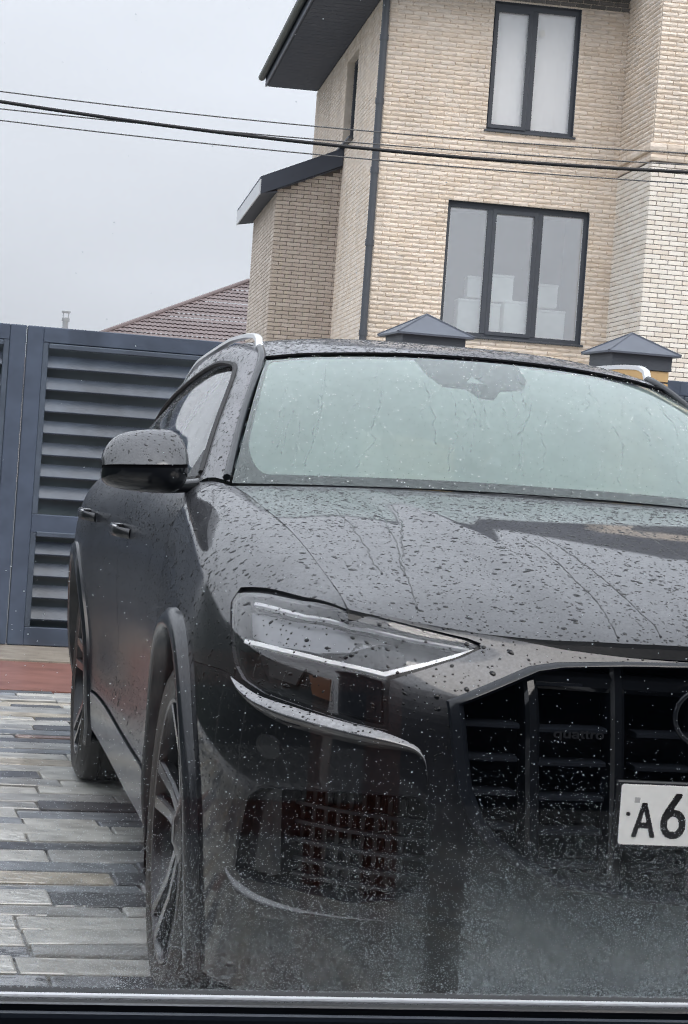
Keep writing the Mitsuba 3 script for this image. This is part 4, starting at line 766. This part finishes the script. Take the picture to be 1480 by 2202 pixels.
# ---------------------------------------------------------------- the brick house
HO = np.array([.1797, 33.5, 0]); HT = math.radians(7.9); HX = np.array([math.cos(HT), math.sin(HT), 0]); HY = np.array([-math.sin(HT), math.cos(HT), 0]); HZ = FZ
def hp(s, y, z): return HO + s * HX + y * HY + z * HZ
def hbx(s0, s1, y0, y1, z0, z1): return bx(hp(s0, y0, z0), (s1 - s0) * HX, (y1 - y0) * HY, (z1 - z0) * HZ)
HK = 'brick_house'; tag(HK, 'cream brick house with dark window frames standing behind the gate', 'house')
W1, W2 = (1.755, 3.25, 7.06, 9.215), (1.207, 3.64, 3.59, 5.84)
BRICKS = []                          # (visible size, mesh, material)
def lay(o, ex, en, length, z0, z1, mats, holes=(), rough=False, L=.25, h=.065, j=.012, out=.012, weight=1.0, seed=0, top=None, off=0.0, wts=None):
    """Bricks one by one on a wall: o + along*ex at height z, facing en. Each brick stands proud of the mortar."""
    r = np.random.default_rng(seed); z, n = z0, 0
    while z < z1 - .02:
        hh = min(h, z1 - z); a = -((n % 2) * (L + j) / 2 + off) % (L + j) - (L + j)
        while a < length:
            s0, s1 = max(a, 0), min(a + L, length); a += L + j
            spans = [(s0, s1)]
            for (p, q, zz0, zz1) in holes:
                if z + hh > zz0 + .01 and z < zz1 - .01: spans = [t for (x, y) in spans for t in ((x, min(y, p)), (max(x, q), y)) if t[1] - t[0] > .02]
            for (x, y) in spans:
                if y - x < .03: continue
                if top is not None and z + hh > top((x + y) / 2): continue
                pr = out if not rough else .005 + .006 * r.random(); e = .004
                if rough:
                    nu, nv = 5, 3; P_ = np.zeros((nu + 2, nv + 2, 3)); us = np.concatenate([[x], np.linspace(x + .003, y - .003, nu), [y]]); vs = np.concatenate([[z], np.linspace(z + .007, z + hh - .007, nv), [z + hh]])
                    for iu, uu in enumerate(us):
                        for iv, vv in enumerate(vs):
                            edge_ = iu in (0, nu + 1) or iv in (0, nv + 1); d_ = (.001 if iv in (0, nv + 1) else (.004 if edge_ else pr + .012 * r.random() + (.009 if 0 < iv - 1 < nv - 1 else 0))); P_[iu, iv] = o + ex * uu + HZ * vv + en * d_
                    v, f = grid_mesh(P_)
                    if np.cross(ex, HZ) @ en < 0: f = f[:, ::-1]
                else:
                    B0 = [(x, z), (y, z), (y, z + hh), (x, z + hh)]; B1 = [(x + e, z + e), (y - e, z + e), (y - e, z + hh - e), (x + e, z + hh - e)]; p_ = pr + .0015 * r.standard_normal()
                    v = np.array([o + ex * u_ + HZ * t - en * .006 for u_, t in B0] + [o + ex * u_ + HZ * t + en * (p_ - .003) for u_, t in B0] + [o + ex * u_ + HZ * t + en * p_ for u_, t in B1])
                    f = np.array([[8, 9, 10], [8, 10, 11]] + [q for k in range(4) for q in ([k, (k + 1) % 4, 4 + (k + 1) % 4], [k, 4 + (k + 1) % 4, 4 + k], [4 + k, 4 + (k + 1) % 4, 8 + (k + 1) % 4], [4 + k, 8 + (k + 1) % 4, 8 + k])])
                    if np.cross(ex, HZ) @ en < 0: f = f[:, ::-1]
                m = mats[r.choice(len(mats), p=wts)][0]; c_ = v.mean(0); d_ = c_ - EYE; dep = d_ @ fwd; sx, sy = FOCAL * (d_ @ RIGHT) / dep, FOCAL * (d_ @ UP) / dep
                vis = abs(sx) < 735 and 330 < sy < 1098; face = abs(en @ d_) / np.linalg.norm(d_)
                BRICKS.append((weight * face * (y - x) * hh / dep ** 2 if vis else 0.0, v, f, m))
        z += h + j; n += 1
# front wall with two openings
wall = Polygon([(0, 0), (4.2, 0), (4.2, 10.2), (0, 10.2)]).difference(sbox(W1[0], W1[2], W1[1], W1[3])).difference(sbox(W2[0], W2[2], W2[1], W2[3]))
put(f'{HK}__wall', poly_extrude(wall, hp(0, 0, 0), HX, HZ, HY, .38), 'm_mortar_rough')
lay(hp(0, 0, 0), HX, -HY, 4.08, 2.6, 9.24, RB, [W1[:2] + W1[2:], W2[:2] + W2[2:]], rough=True, seed=1, L=.25, h=.070, j=.007)
lay(hp(0, 0, 0), HX, -HY, 4.08, 9.245, 9.9, DB, [W1[:2] + W1[2:]], seed=2, out=.016)  # shade at the wall top painted as darker bricks
lay(hp(0, 0, 0), HX, -HY, 4.08, .2, 2.6, RB, [W2[:2] + W2[2:]], rough=False, seed=3)
for s in (W1[0] - .03,): put(f'{HK}__sill', bevel_box(hp(W1[0] - .02, -.055, 6.875), (W1[1] - W1[0] + .06) * HX, .06 * HY, .075 * HZ, .01), 'm_rough_b')
# left side wall
SW = (3.59, 5.16, 7.35, 9.0)
wall = Polygon([(0.01, 0), (10.2, 0), (10.2, 9.35), (0.01, 9.35)]).difference(sbox(SW[0], SW[2], SW[1], SW[3])); put(f'{HK}__wall', poly_extrude(wall, hp(0.002, 0, 0), HY, HZ, HX, .38), 'm_mortar_rough')
lay(hp(0, .38 * 0 + .01, 0), HY, -HX, 10.19, 2.6, 9.30, RB, [SW[:2] + SW[2:]], rough=False, seed=4, weight=.6, out=.010)
put(f'{HK}__wall', hbx(.39, 9, 10.0, 10.2, 0, 9.35), 'm_mortar_rough')
WK = nkey(f'{HK}__window'); put(f'{WK}__frame', poly_extrude(sbox(SW[0], SW[2], SW[1], SW[3]).difference(sbox(SW[0] + .08, SW[2] + .08, SW[1] - .08, SW[3] - .08)), hp(.13, 0, 0), HY, HZ, HX, .07), 'm_frame_grey'); put(f'{WK}__pane', (np.array([hp(.16, SW[0], SW[2]), hp(.16, SW[1], SW[2]), hp(.16, SW[1], SW[3]), hp(.16, SW[0], SW[3])]), np.array([[0, 1, 2], [0, 2, 3]])), 'm_house_glass'); put(f'{WK}__sill', bevel_box(hp(-.10, SW[0] - .05, SW[2] - .06), .24 * HX, (SW[1] - SW[0] + .1) * HY, .05 * HZ, .008), 'm_frame_grey')
# front windows
scene['m_upper_glass'] = {'type': 'thindielectric', 'int_ior': 2.0}
def window(w, mull, doors, glass):
    s0, s1, z0, z1 = w; K = nkey(f'{HK}__window'); fr_ = sbox(s0, z0, s1, z1).difference(sbox(s0 + .065, z0 + .075, s1 - .065, z1 - .10))
    put(f'{K}__frame', poly_extrude(fr_, hp(0, .10, 0), HX, HZ, HY, .09), 'm_frame_grey')
    ed = [s0 + .065, *mull, s1 - .065]
    for m in mull: put(f'{K}__mullion', bevel_box(hp(m - .06, .085, z0 + .07), .12 * HX, .10 * HY, (z1 - z0 - .165) * HZ, .006), 'm_frame_grey')
    for i in range(len(ed) - 1):
        a, b = ed[i] + (.06 if i else 0), ed[i + 1] - (.06 if i < len(mull) else 0)
        if i in doors:
            sh = sbox(a - .03, z0 + .055, b + .03, z1 - .085).difference(sbox(a + .035, z0 + .115, b - .035, z1 - .15)); put(f'{K}__sash', poly_extrude(sh, hp(0, .075, 0), HX, HZ, HY, .10), 'm_frame_grey')
        put(f'{K}__pane', (np.array([hp(a - .02, .15, z0 + .06), hp(b + .02, .15, z0 + .06), hp(b + .02, .15, z1 - .09), hp(a - .02, .15, z1 - .09)]), np.array([[0, 1, 2], [0, 2, 3]])), glass)
        put(f'{K}__bead', poly_extrude(sbox(a, z0 + .075, b, z1 - .10).difference(sbox(a + .012, z0 + .087, b - .012, z1 - .112)) if i not in doors else sbox(a + .035, z0 + .115, b - .035, z1 - .15).difference(sbox(a + .047, z0 + .127, b - .047, z1 - .162)), hp(0, .135, 0), HX, HZ, HY, .01), 'm_white_board')
    put(f'{K}__sill', bevel_box(hp(s0 - .04, -.06, z0 - .035), (s1 - s0 + .08) * HX, .20 * HY, .035 * HZ, .006), 'm_frame_grey')
    put(f'{K}__reveal', poly_extrude(sbox(s0 - .002, z0 - .002, s1 + .002, z1 + .002).difference(sbox(s0 + .004, z0 + .004, s1 - .004, z1 - .004)), hp(0, .0, 0), HX, HZ, HY, .10), 'm_frame_grey')
    return K
window(W1, [2.472], [0], 'm_upper_glass'); window(W2, [1.969, 2.810], [1], 'm_house_glass')
# rooms behind the windows
for (s0, s1, z0, z1) in ((.4, 4.05, 6.35, 9.4), (.4, 4.05, 2.9, 6.1)):
    mb = MB(); y1 = 3.4
    for q in ((hp(s0, y1, z0), hp(s1, y1, z0), hp(s1, y1, z1), hp(s0, y1, z1)), (hp(s0, .39, z0), hp(s1, .39, z0), hp(s1, y1, z0), hp(s0, y1, z0)), (hp(s0, .39, z1), hp(s0, y1, z1), hp(s1, y1, z1), hp(s1, .39, z1)), (hp(s0, .39, z0), hp(s0, y1, z0), hp(s0, y1, z1), hp(s0, .39, z1)), (hp(s1, .39, z0), hp(s1, .39, z1), hp(s1, y1, z1), hp(s1, y1, z0))): mb.add(np.array(q), [[0, 1, 2], [0, 2, 3]])
    put(f'{HK}__room', mb.get(), 'm_plaster')
cu = np.linspace(W1[0] + .02, W1[1] - .02, 60); G = np.stack([np.array([hp(s, .215 + .0025 * math.sin(s * 21) + .001 * math.sin(s * 53), z) for s in cu]) for z in (W1[2] + .02, W1[3] + .1)], 1)
put('added_sheet', grid_mesh(G), 'm_added_sheet', True, label='white sheet added behind the upper window of the brick house to brighten its panes', category='added_sheet')  # sheet added so the panes look as bright as mirrored sky
put('sticker', bevel_box(hp(2.60, .139, 8.72) , (.085 * HX + .03 * HZ), .004 * HY, (-.03 * HX + .10 * HZ), .001), 'm_white', label='small white square sticker on the upper window pane', category='sticker')
r_ = np.random.default_rng(5)
put('table', MB().add(*hbx(1.25, 3.6, .395, 1.30, 3.62, 3.665)).add(*hbx(1.3, 1.36, .5, .56, 2.9, 3.62)).add(*hbx(3.5, 3.56, .5, .56, 2.9, 3.62)).add(*hbx(1.3, 1.36, 1.2, 1.26, 2.9, 3.62)).add(*hbx(3.5, 3.56, 1.2, 1.26, 2.9, 3.62)).get(), 'm_plaster', label='pale table under the boxes behind the lower window', category='table')
for s0, wd, z0, hh, y0, lab in ((1.70, .26, 4.28, .36, .62, 'white cardboard box high in the left pane of the lower window'), (2.06, .42, 4.24, .46, .60, 'largest white box, topmost of the stack in the middle pane'), (1.55, .50, 3.67, .57, .56, 'wide white box low in the left pane of the lower window'), (2.08, .20, 3.67, .53, .55, 'narrow white box low in the middle pane'), (2.34, .46, 3.67, .60, .52, 'white box with a lid low at the right of the middle pane'), (2.96, .34, 4.22, .40, .75, 'pale box high in the right pane of the lower window'), (2.90, .52, 3.67, .50, .62, 'pale wide box low in the right pane of the lower window')):
    K = nkey('cardboard_box'); tag(K, lab, 'box', 'boxes stacked behind the lower window'); t_ = r_.standard_normal() * .05; A_ = HX * math.cos(t_) + HY * math.sin(t_); B_ = HY * math.cos(t_) - HX * math.sin(t_)
    y0 -= .28; put(f'{K}__body', bevel_box(hp(s0, y0, z0 + .001), A_ * wd, B_ * .34, HZ * (hh - .05), .006), 'm_box'); put(f'{K}__lid', bevel_box(hp(s0, y0, z0 + hh - .049) - A_ * .008 - B_ * .008, A_ * (wd + .016), B_ * .356, HZ * .045, .006), 'm_box')
# bay on the right
BS, BY, BT = 4.085, -1.98, 6.47
put(f'{HK}__wall', hbx(BS + .004, 9, BY + .004, -.004, 0, BT), 'm_mortar_dark')
lay(hp(BS, BY, 0), HX, -HY, 3.2, 2.3, BT, BR, seed=6, wts=[.4, .4, .2]); lay(hp(BS, BY + .012, 0), HY, -HX, 1.955, 2.3, BT, BR, seed=7, wts=[.4, .4, .2], weight=.8)
for z0, z1, o_ in ((6.475, 6.575, .030), (6.58, 6.625, .012), (6.63, 6.755, .055)):
    put(f'{HK}__cornice_bed', hbx(BS - o_ + .02, 9, BY - o_ + .02, -.003, z0, z1), 'm_mortar_rough')
    lay(hp(BS - o_, BY - o_ + .02, 0), HX, -HY, 3.2, z0, z1, RB, rough=True, h=z1 - z0 - .004, seed=int(z0 * 100), L=.27); lay(hp(BS - o_ + .02, BY - o_ + .02, 0), HY, -HX, 1.95, z0, z1, RB, rough=True, h=z1 - z0 - .004, seed=int(z0 * 100) + 1, L=.27, weight=.8)
UW = (.56, 1.9, 6.95, 9.4)
wall = Polygon([(0, 6.755), (5, 6.755), (5, 10.2), (0, 10.2)]).difference(sbox(UW[0], UW[2], UW[1], UW[3])); put(f'{HK}__wall', poly_extrude(wall, hp(BS, BY, 0), HX, HZ, HY, .30), 'm_mortar_rough'); put(f'{HK}__wall', hbx(BS + .002, BS + .3, BY + .305, -.004, 6.757, 10.2), 'm_mortar_rough')
lay(hp(BS, BY, 0), HX, -HY, 3.2, 6.765, 10.1, RB, [UW], rough=True, seed=8, h=.069, j=.008); lay(hp(BS, BY + .014, 0), HY, -HX, 1.95, 6.765, 10.1, RB, rough=True, seed=9, weight=.8, h=.069, j=.008)
WK = nkey(f'{HK}__window'); put(f'{WK}__frame', poly_extrude(sbox(UW[0], UW[2], UW[1], UW[3]).difference(sbox(UW[0] + .09, UW[2] + .09, UW[1] - .09, UW[3] - .09)), hp(BS, BY + .14, 0), HX, HZ, HY, .08), 'm_frame_grey'); put(f'{WK}__pane', hbx(BS + UW[0] + .08, BS + UW[1] - .08, BY + .18, BY + .184, UW[2] + .08, UW[3] - .08), 'm_frame_grey')
# annex
AY = 4.9; a_top = lambda s: 6.43 + .44 * s
put(f'{HK}__annex_wall', poly_extrude(Polygon([(-1.215, 0), (-.002, 0), (-.002, 6.99), (-1.215, 6.44)]), hp(0, AY + .002, 0), HX, HZ, HY, 4.7), 'm_mortar_dark')
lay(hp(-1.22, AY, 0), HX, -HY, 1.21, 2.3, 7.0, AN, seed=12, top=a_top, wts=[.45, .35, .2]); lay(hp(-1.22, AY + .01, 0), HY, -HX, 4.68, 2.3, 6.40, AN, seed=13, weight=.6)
e0, e1 = np.array([-1.56, 0, 6.60]), np.array([-.02, 0, 7.28]); sl = e1 - e0
def q3(s, y, z): return hp(s, y, z)
put(f'{HK}__annex_roof', bx(q3(-1.56, AY - .16, 6.56), sl[0] * HX + sl[2] * HZ, 5.3 * HY, .06 * HZ), 'm_roof_metal')
put(f'{HK}__verge_board', bx(q3(-1.545, AY - .19, 6.285), 1.525 * HX + .673 * HZ, .028 * HY, .30 * HZ), 'm_roof_metal')
put(f'{HK}__eave_board', bx(q3(-1.565, AY - .185, 6.285), .022 * HX, 5.32 * HY, .28 * HZ), 'm_white_board')
put(f'{HK}__annex_soffit', bx(q3(-1.54, AY - .155, 6.30), .33 * HX + .06 * HZ, 5.28 * HY, .012 * HZ), 'm_soffit')
put(f'{HK}__annex_soffit', bx(q3(-1.24, AY - .155, 6.40), 1.22 * HX + .53 * HZ, .14 * HY, .012 * HZ), 'm_soffit')
# main roof, soffit, gutter, downpipe
put(f'{HK}__soffit', hbx(-1.12, .10, -.9, 10.05, 9.33, 9.36), 'm_soffit')
for i in range(38): put(f'{HK}__soffit_board', hbx(-1.10, -.02, -1.18 + i * .296, -1.18 + i * .296 + .28, 9.312, 9.3285), 'm_soffit')
put(f'{HK}__fascia', hbx(-1.15, -1.121, -1.2, 10.05, 9.30, 9.56), 'm_roof_metal')
gy = np.array([hp(-1.23, y, 9.50) for y in np.linspace(-1.2, 10.1, 12)]); put(f'{HK}__gutter', tube_mesh(gy, .075, 12), 'm_gutter', 40)
put(f'{HK}__roof', poly_extrude(Polygon([(-1.25, 9.56), (-1.25, 9.62), (6, 13.4), (13.2, 9.62), (13.2, 9.56)]), hp(0, -.9, 0), HX, HZ, HY, 11.05), 'm_roof_metal')
put(f'{HK}__front_soffit', hbx(.11, 9.2, -.55, -.01, 10.2, 10.24), 'm_soffit')
dp = np.array([hp(-.085, -.075, z) for z in np.linspace(.3, 9.25, 30)]); put(f'{HK}__downpipe', tube_mesh(dp, .062, 12), 'm_pipe', 40)
for z in (3.5, 5.0, 6.2, 7.35, 8.4): put(f'{HK}__pipe_collar', tube_mesh(np.array([hp(-.085, -.075, z - .05), hp(-.085, -.075, z + .05)]), .074, 12), 'm_pipe', 40)
# the 300 bricks that show largest are parts, the rest is one part per tone
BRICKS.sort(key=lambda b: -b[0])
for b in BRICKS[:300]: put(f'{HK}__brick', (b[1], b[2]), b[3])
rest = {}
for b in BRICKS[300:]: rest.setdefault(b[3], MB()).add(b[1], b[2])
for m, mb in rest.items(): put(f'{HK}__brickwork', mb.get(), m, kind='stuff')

# ---------------------------------------------------------------- far house, flue, cables
FK = 'tiled_house'; tag(FK, 'distant house with a red brown tiled hip roof showing left of the brick house', 'house')
ctr, half, ze, za = np.array([-4.45, 80.0, 0]), 10.6, 3.3, 8.42; th = math.radians(10)
X_, Y_ = np.array([math.cos(th), math.sin(th), 0]), np.array([-math.sin(th), math.cos(th), 0])
def tri_slope(ox, oy):
    """One tiled slope of the pyramid: rows of pressed metal tiles, stepped and waved."""
    n_row = 32; mb = MB(); sx = oy
    for k in range(n_row):
        t0, t1 = k / n_row, (k + 1) / n_row; wa, wb = half * (1 - t0), half * (1 - t1); m = max(3, int(wa * 2 / .05)); q = np.linspace(-wa, wa, m)
        P_ = []
        for t, lift in ((t0, .035), (t0 + (t1 - t0) * .85, .012), (t1, .0)):
            wq = half * (1 - t); qq = np.clip(q, -wq, wq); z = ze + (za - ze) * t + lift + .016 * np.sin(qq / .19 * 2 * np.pi); P_.append(ctr + np.outer(qq, sx) + (ox * wq) + np.outer(z, FZ))
        v, f = grid_mesh(np.array(P_)); mb.add(v, f)
    return mb.get()
for i, (ox, oy) in enumerate(((-Y_, X_), (-X_, -Y_), (Y_, -X_), (X_, Y_))): put(f'{FK}__roof', tri_slope(ox, oy), 'm_tile', False)
for sx, sy in ((-1, -1), (1, -1), (1, 1), (-1, 1)): put(f'{FK}__hip_ridge', tube_mesh(np.array([ctr + X_ * half * sx + Y_ * half * sy + FZ * ze, ctr + FZ * (za + .04)]), .09, 8), 'm_tile', 40)
put(f'{FK}__wall', bx(ctr - X_ * 10 - Y_ * 10, X_ * 20, Y_ * 20, FZ * 3.6), 'm_far_wall')
LK = 'flue_pipe'; tag(LK, 'thin steel flue pipe with a cap rising behind the gate at the left', 'flue'); b = np.array([-8.70, 60, 0])
put(f'{LK}__pipe', tube_mesh(np.array([b, b + FZ * 3.0, b + FZ * 5.15]), .085, 14), 'm_flue', 40); put(f'{LK}__band', tube_mesh(np.array([b + FZ * 5.05, b + FZ * 5.15]), .115, 14), 'm_flue', 40); put(f'{LK}__cap', tube_mesh(np.array([b + FZ * 5.30, b + FZ * 5.35]), .13, 14), 'm_flue', 40)
for s in (-1, 1): put(f'{LK}__strut', tube_mesh(np.array([b + [s * .08, 0, 5.1], b + [s * .08, 0, 5.33]]), .012, 6), 'm_flue', 40)
def cable(pts, r, mat, lab, n=60):
    p = np.array(pts, float); c = np.polyfit(p[:, 0], p[:, 2], 2); x = np.linspace(-12, 12, n); put('overhead_cable', tube_mesh(np.stack([x, 14.0 + 0 * x, np.polyval(c, x)], 1), r, 8), mat, 40, lab, 'cable')
cable([(-2.59, 0, 3.65), (0.06, 0, 3.555), (2.21, 0, 3.56)], .0045, 'm_wire', 'uppermost thin grey wire crossing in front of the house')
cable([(-2.59, 0, 3.58), (-.21, 0, 3.44), (2.22, 0, 3.43)], .0125, 'm_cable', 'thick black overhead cable, the boldest of the four lines')
cable([(-2.59, 0, 3.53), (-.21, 0, 3.472), (2.22, 0, 3.48)], .0045, 'm_wire', 'thin wire that runs into the thick black cable')
cable([(-2.58, 0, 3.45), (-.40, 0, 3.37), (2.23, 0, 3.35)], .0045, 'm_wire', 'lowest thin grey wire crossing in front of the house')

# ---------------------------------------------------------------- the window the picture is taken through, and its building
NT = math.radians(11.8); NX = np.array([math.cos(NT), math.sin(NT), 0]); NY = np.array([-math.sin(NT), math.cos(NT), 0]); NO = np.array([0, .60, 0])
def np3(a, b, z): return NO + a * NX + b * NY + z * FZ
def nbx(a0, a1, b0, b1, z0, z1): return bx(np3(a0, b0, z0), (a1 - a0) * NX, (b1 - b0) * NY, (z1 - z0) * FZ)
WZ, WT_, WA0, WA1 = 1.0215, 2.25, -.85, .95
NK = 'window'; tag(NK, 'window the view is seen through, dark frame and bright bead along the bottom edge', 'window')
put(f'{NK}__pane', (np.array([np3(WA0, 0, WZ), np3(WA1, 0, WZ), np3(WA1, 0, WT_), np3(WA0, 0, WT_)]), np.array([[0, 1, 2], [0, 2, 3]])), 'm_pane')
ZB = 1.0301
put(f'{NK}__outer_ledge', nbx(WA0, WA1, .0046, .0110, ZB - .012, ZB), 'm_rubber')
put(f'{NK}__outer_bead', bevel_box(np3(WA0, .0008, ZB - .012), (WA1 - WA0) * NX, .0036 * NY, .0121 * FZ, .0005), 'm_bead')
put(f'{NK}__gasket', nbx(WA0, WA1, -.0042, -.0004, ZB - .012, ZB - .0006), 'm_rubber')
put(f'{NK}__inner_bead', bevel_box(np3(WA0, -.0092, ZB - .012), (WA1 - WA0) * NX, .0048 * NY, .0118 * FZ, .0012), 'm_trim')
put(f'{NK}__lower_frame', bevel_box(np3(WA0, -.0142, ZB - .060), (WA1 - WA0) * NX, .0048 * NY, .0585 * FZ, .0010), 'm_win_frame')
put(f'{NK}__lower_frame', nbx(WA0, WA1, -.0140, .05, ZB - .07, ZB - .0605), 'm_win_frame')
for a in (WA0 - .05, WA1): put(f'{NK}__jamb', nbx(a, a + .05, -.03, .05, WZ - .05, WT_ + .05), 'm_win_frame')
put(f'{NK}__head', nbx(WA0, WA1, -.03, .05, WT_, WT_ + .05), 'm_win_frame')
BK = 'building'; tag(BK, 'dark rendered building that holds the window in the foreground', 'building')
out = sbox(-4.5, -.0, 4.5, 3.1).difference(sbox(WA0 - .05, WZ - .05, WA1 + .05, WT_ + .05)); put(f'{BK}__wall', poly_extrude(out, np3(0, .03, 0), NX, FZ, -NY, .22), 'm_facade')
mb = MB()
for a0, a1, b0, b1, z0, z1 in ((-4.5, 4.5, -3.9, -3.8, 0, 2.8), (-4.5, -4.38, -2.0, -1.88, .05, 2.8), (4.38, 4.5, -2.0, -1.88, .05, 2.8)): mb.add(*nbx(a0, a1, b0, b1, z0, z1))
put(f'{BK}__inner_wall', mb.get(), 'm_back'); put(f'{BK}__ceiling', nbx(-4.5, 4.5, -3.8, -.2, 2.8, 2.9), 'm_back'); put(f'{BK}__floor', nbx(-4.5, 4.5, -3.8, -.2, .0, .05), 'm_room'); put(f'{BK}__roof', nbx(-4.6, 4.6, -4, .25, 3.1, 3.2), 'm_facade')
# a red wooden chair behind the viewer, seen mirrored in the pane
CK = 'wooden_chair'; tag(CK, 'red brown wooden chair faintly mirrored in the window pane', 'chair'); ox, oy = .173, -1.38
for a in (-.19, .19):
    put(f'{CK}__leg', tube_mesh(np.array([np3(ox + a, oy, .05), np3(ox + a, oy - .01, .47), np3(ox + a * .95, oy - .05, 1.00)]), .020, 8), 'm_wood_red', 40); put(f'{CK}__leg', tube_mesh(np.array([np3(ox + a, oy + .38, .05), np3(ox + a, oy + .38, .46)]), .020, 8), 'm_wood_red', 40)
put(f'{CK}__seat', bevel_box(np3(ox - .22, oy - .02, .46), .44 * NX, .44 * NY, .03 * FZ, .01), 'm_wood_red')
for z in (.66, .815, .965): put(f'{CK}__rail', bevel_box(np3(ox - .19, oy - .04, z), .38 * NX, .02 * NY, .035 * FZ, .006), 'm_wood_red')
for a in (-.05, .117): put(f'{CK}__spindle', tube_mesh(np.array([np3(ox + a, oy - .03, .49), np3(ox + a, oy - .045, .97)]), .012, 8), 'm_wood_red', 40)
# white cabinets further back on the terrace, shaped open-sided to let sky light in
for a0, a1, zt, lab in ((-.5, .672, .695, 'taller white cabinet mirrored faintly in the lower part of the pane'), (.728, 1.7, .60, 'lower white cabinet mirrored faintly at the lower right of the pane')):
    K = nkey('cabinet'); tag(K, lab, 'cabinet'); put(f'{K}__carcass', nbx(a0, a1, -2.9, -2.42, .05, zt), 'm_white')
    n_ = 2; 
    for k in range(n_): w_ = (a1 - a0) / n_; put(f'{K}__door', bevel_box(np3(a0 + k * w_ + .003, -2.418, .12), (w_ - .006) * NX, .018 * NY, (zt - .15) * FZ, .003), 'm_white'); put(f'{K}__handle', bevel_box(np3(a0 + k * w_ + (w_ - .05 if k == 0 else .03), -2.399, zt - .25), .012 * NX, .02 * NY, .12 * FZ, .003), 'm_alu')
# water specks, and specks painted as a reflected veil on the pane, densest towards the bottom
r_ = np.random.default_rng(21)
def specks(n, r0, r1, fn, seed, zmax, key, lab, K=5):
    r_ = np.random.default_rng(seed); a = -.14 + .30 * r_.random(n); z = ZB + .0022 + zmax * r_.random(n); k_ = r_.random(n) < np.clip(fn(a, z), 0, 1); a, z = a[k_], z[k_]
    P3 = NO + a[:, None] * NX + .0012 * NY + z[:, None] * FZ; R = r0 + (r1 - r0) * r_.random(len(a)) ** 3; th_ = r_.random(len(a))[:, None] * 6.3 + np.arange(K) * 2 * np.pi / K
    V = P3[:, None] + (R[:, None] * np.cos(th_) * (1 + .5 * r_.random((len(a), 1))))[..., None] * NX + (R[:, None] * np.sin(th_))[..., None] * FZ
    F = (np.array([[0, 1, 2], [0, 2, 3], [0, 3, 4]][:K - 2])[None] + (np.arange(len(a)) * K)[:, None, None]).reshape(-1, 3); put(key, (V.reshape(-1, 3), F), 'm_speck', False, kind='stuff', label=lab)
def cl(a, z, s): return .45 + 1.1 * meshkit.fbm(np.stack([a * s, z * s, 0 * a], 1), 3, 4)
specks(75000, .00011, .00024, lambda a, z: (.80 * np.exp(-((z - ZB) / .031) ** 1.5) * (.25 + .75 / (1 + np.exp(-(a - .012) / .012))) + .045 * np.exp(-((z - ZB - .07) / .05) ** 2) + .003) * cl(a, z, 31), 3, .33, f'{NK}__water_specks', 'fine water specks on the outside of the pane')
specks(420000, .000085, .00013, lambda a, z: (.25 + .75 * (np.abs(a - .0405) > .0055)) * np.where(a < .035, .60, .85) * np.exp(-((z - ZB) / .030) ** 1.6) * cl(a, z, 17), 4, .10, f'{NK}__reflection_veil', 'grey specks painted as a reflected veil along the bottom of the pane', K=4)
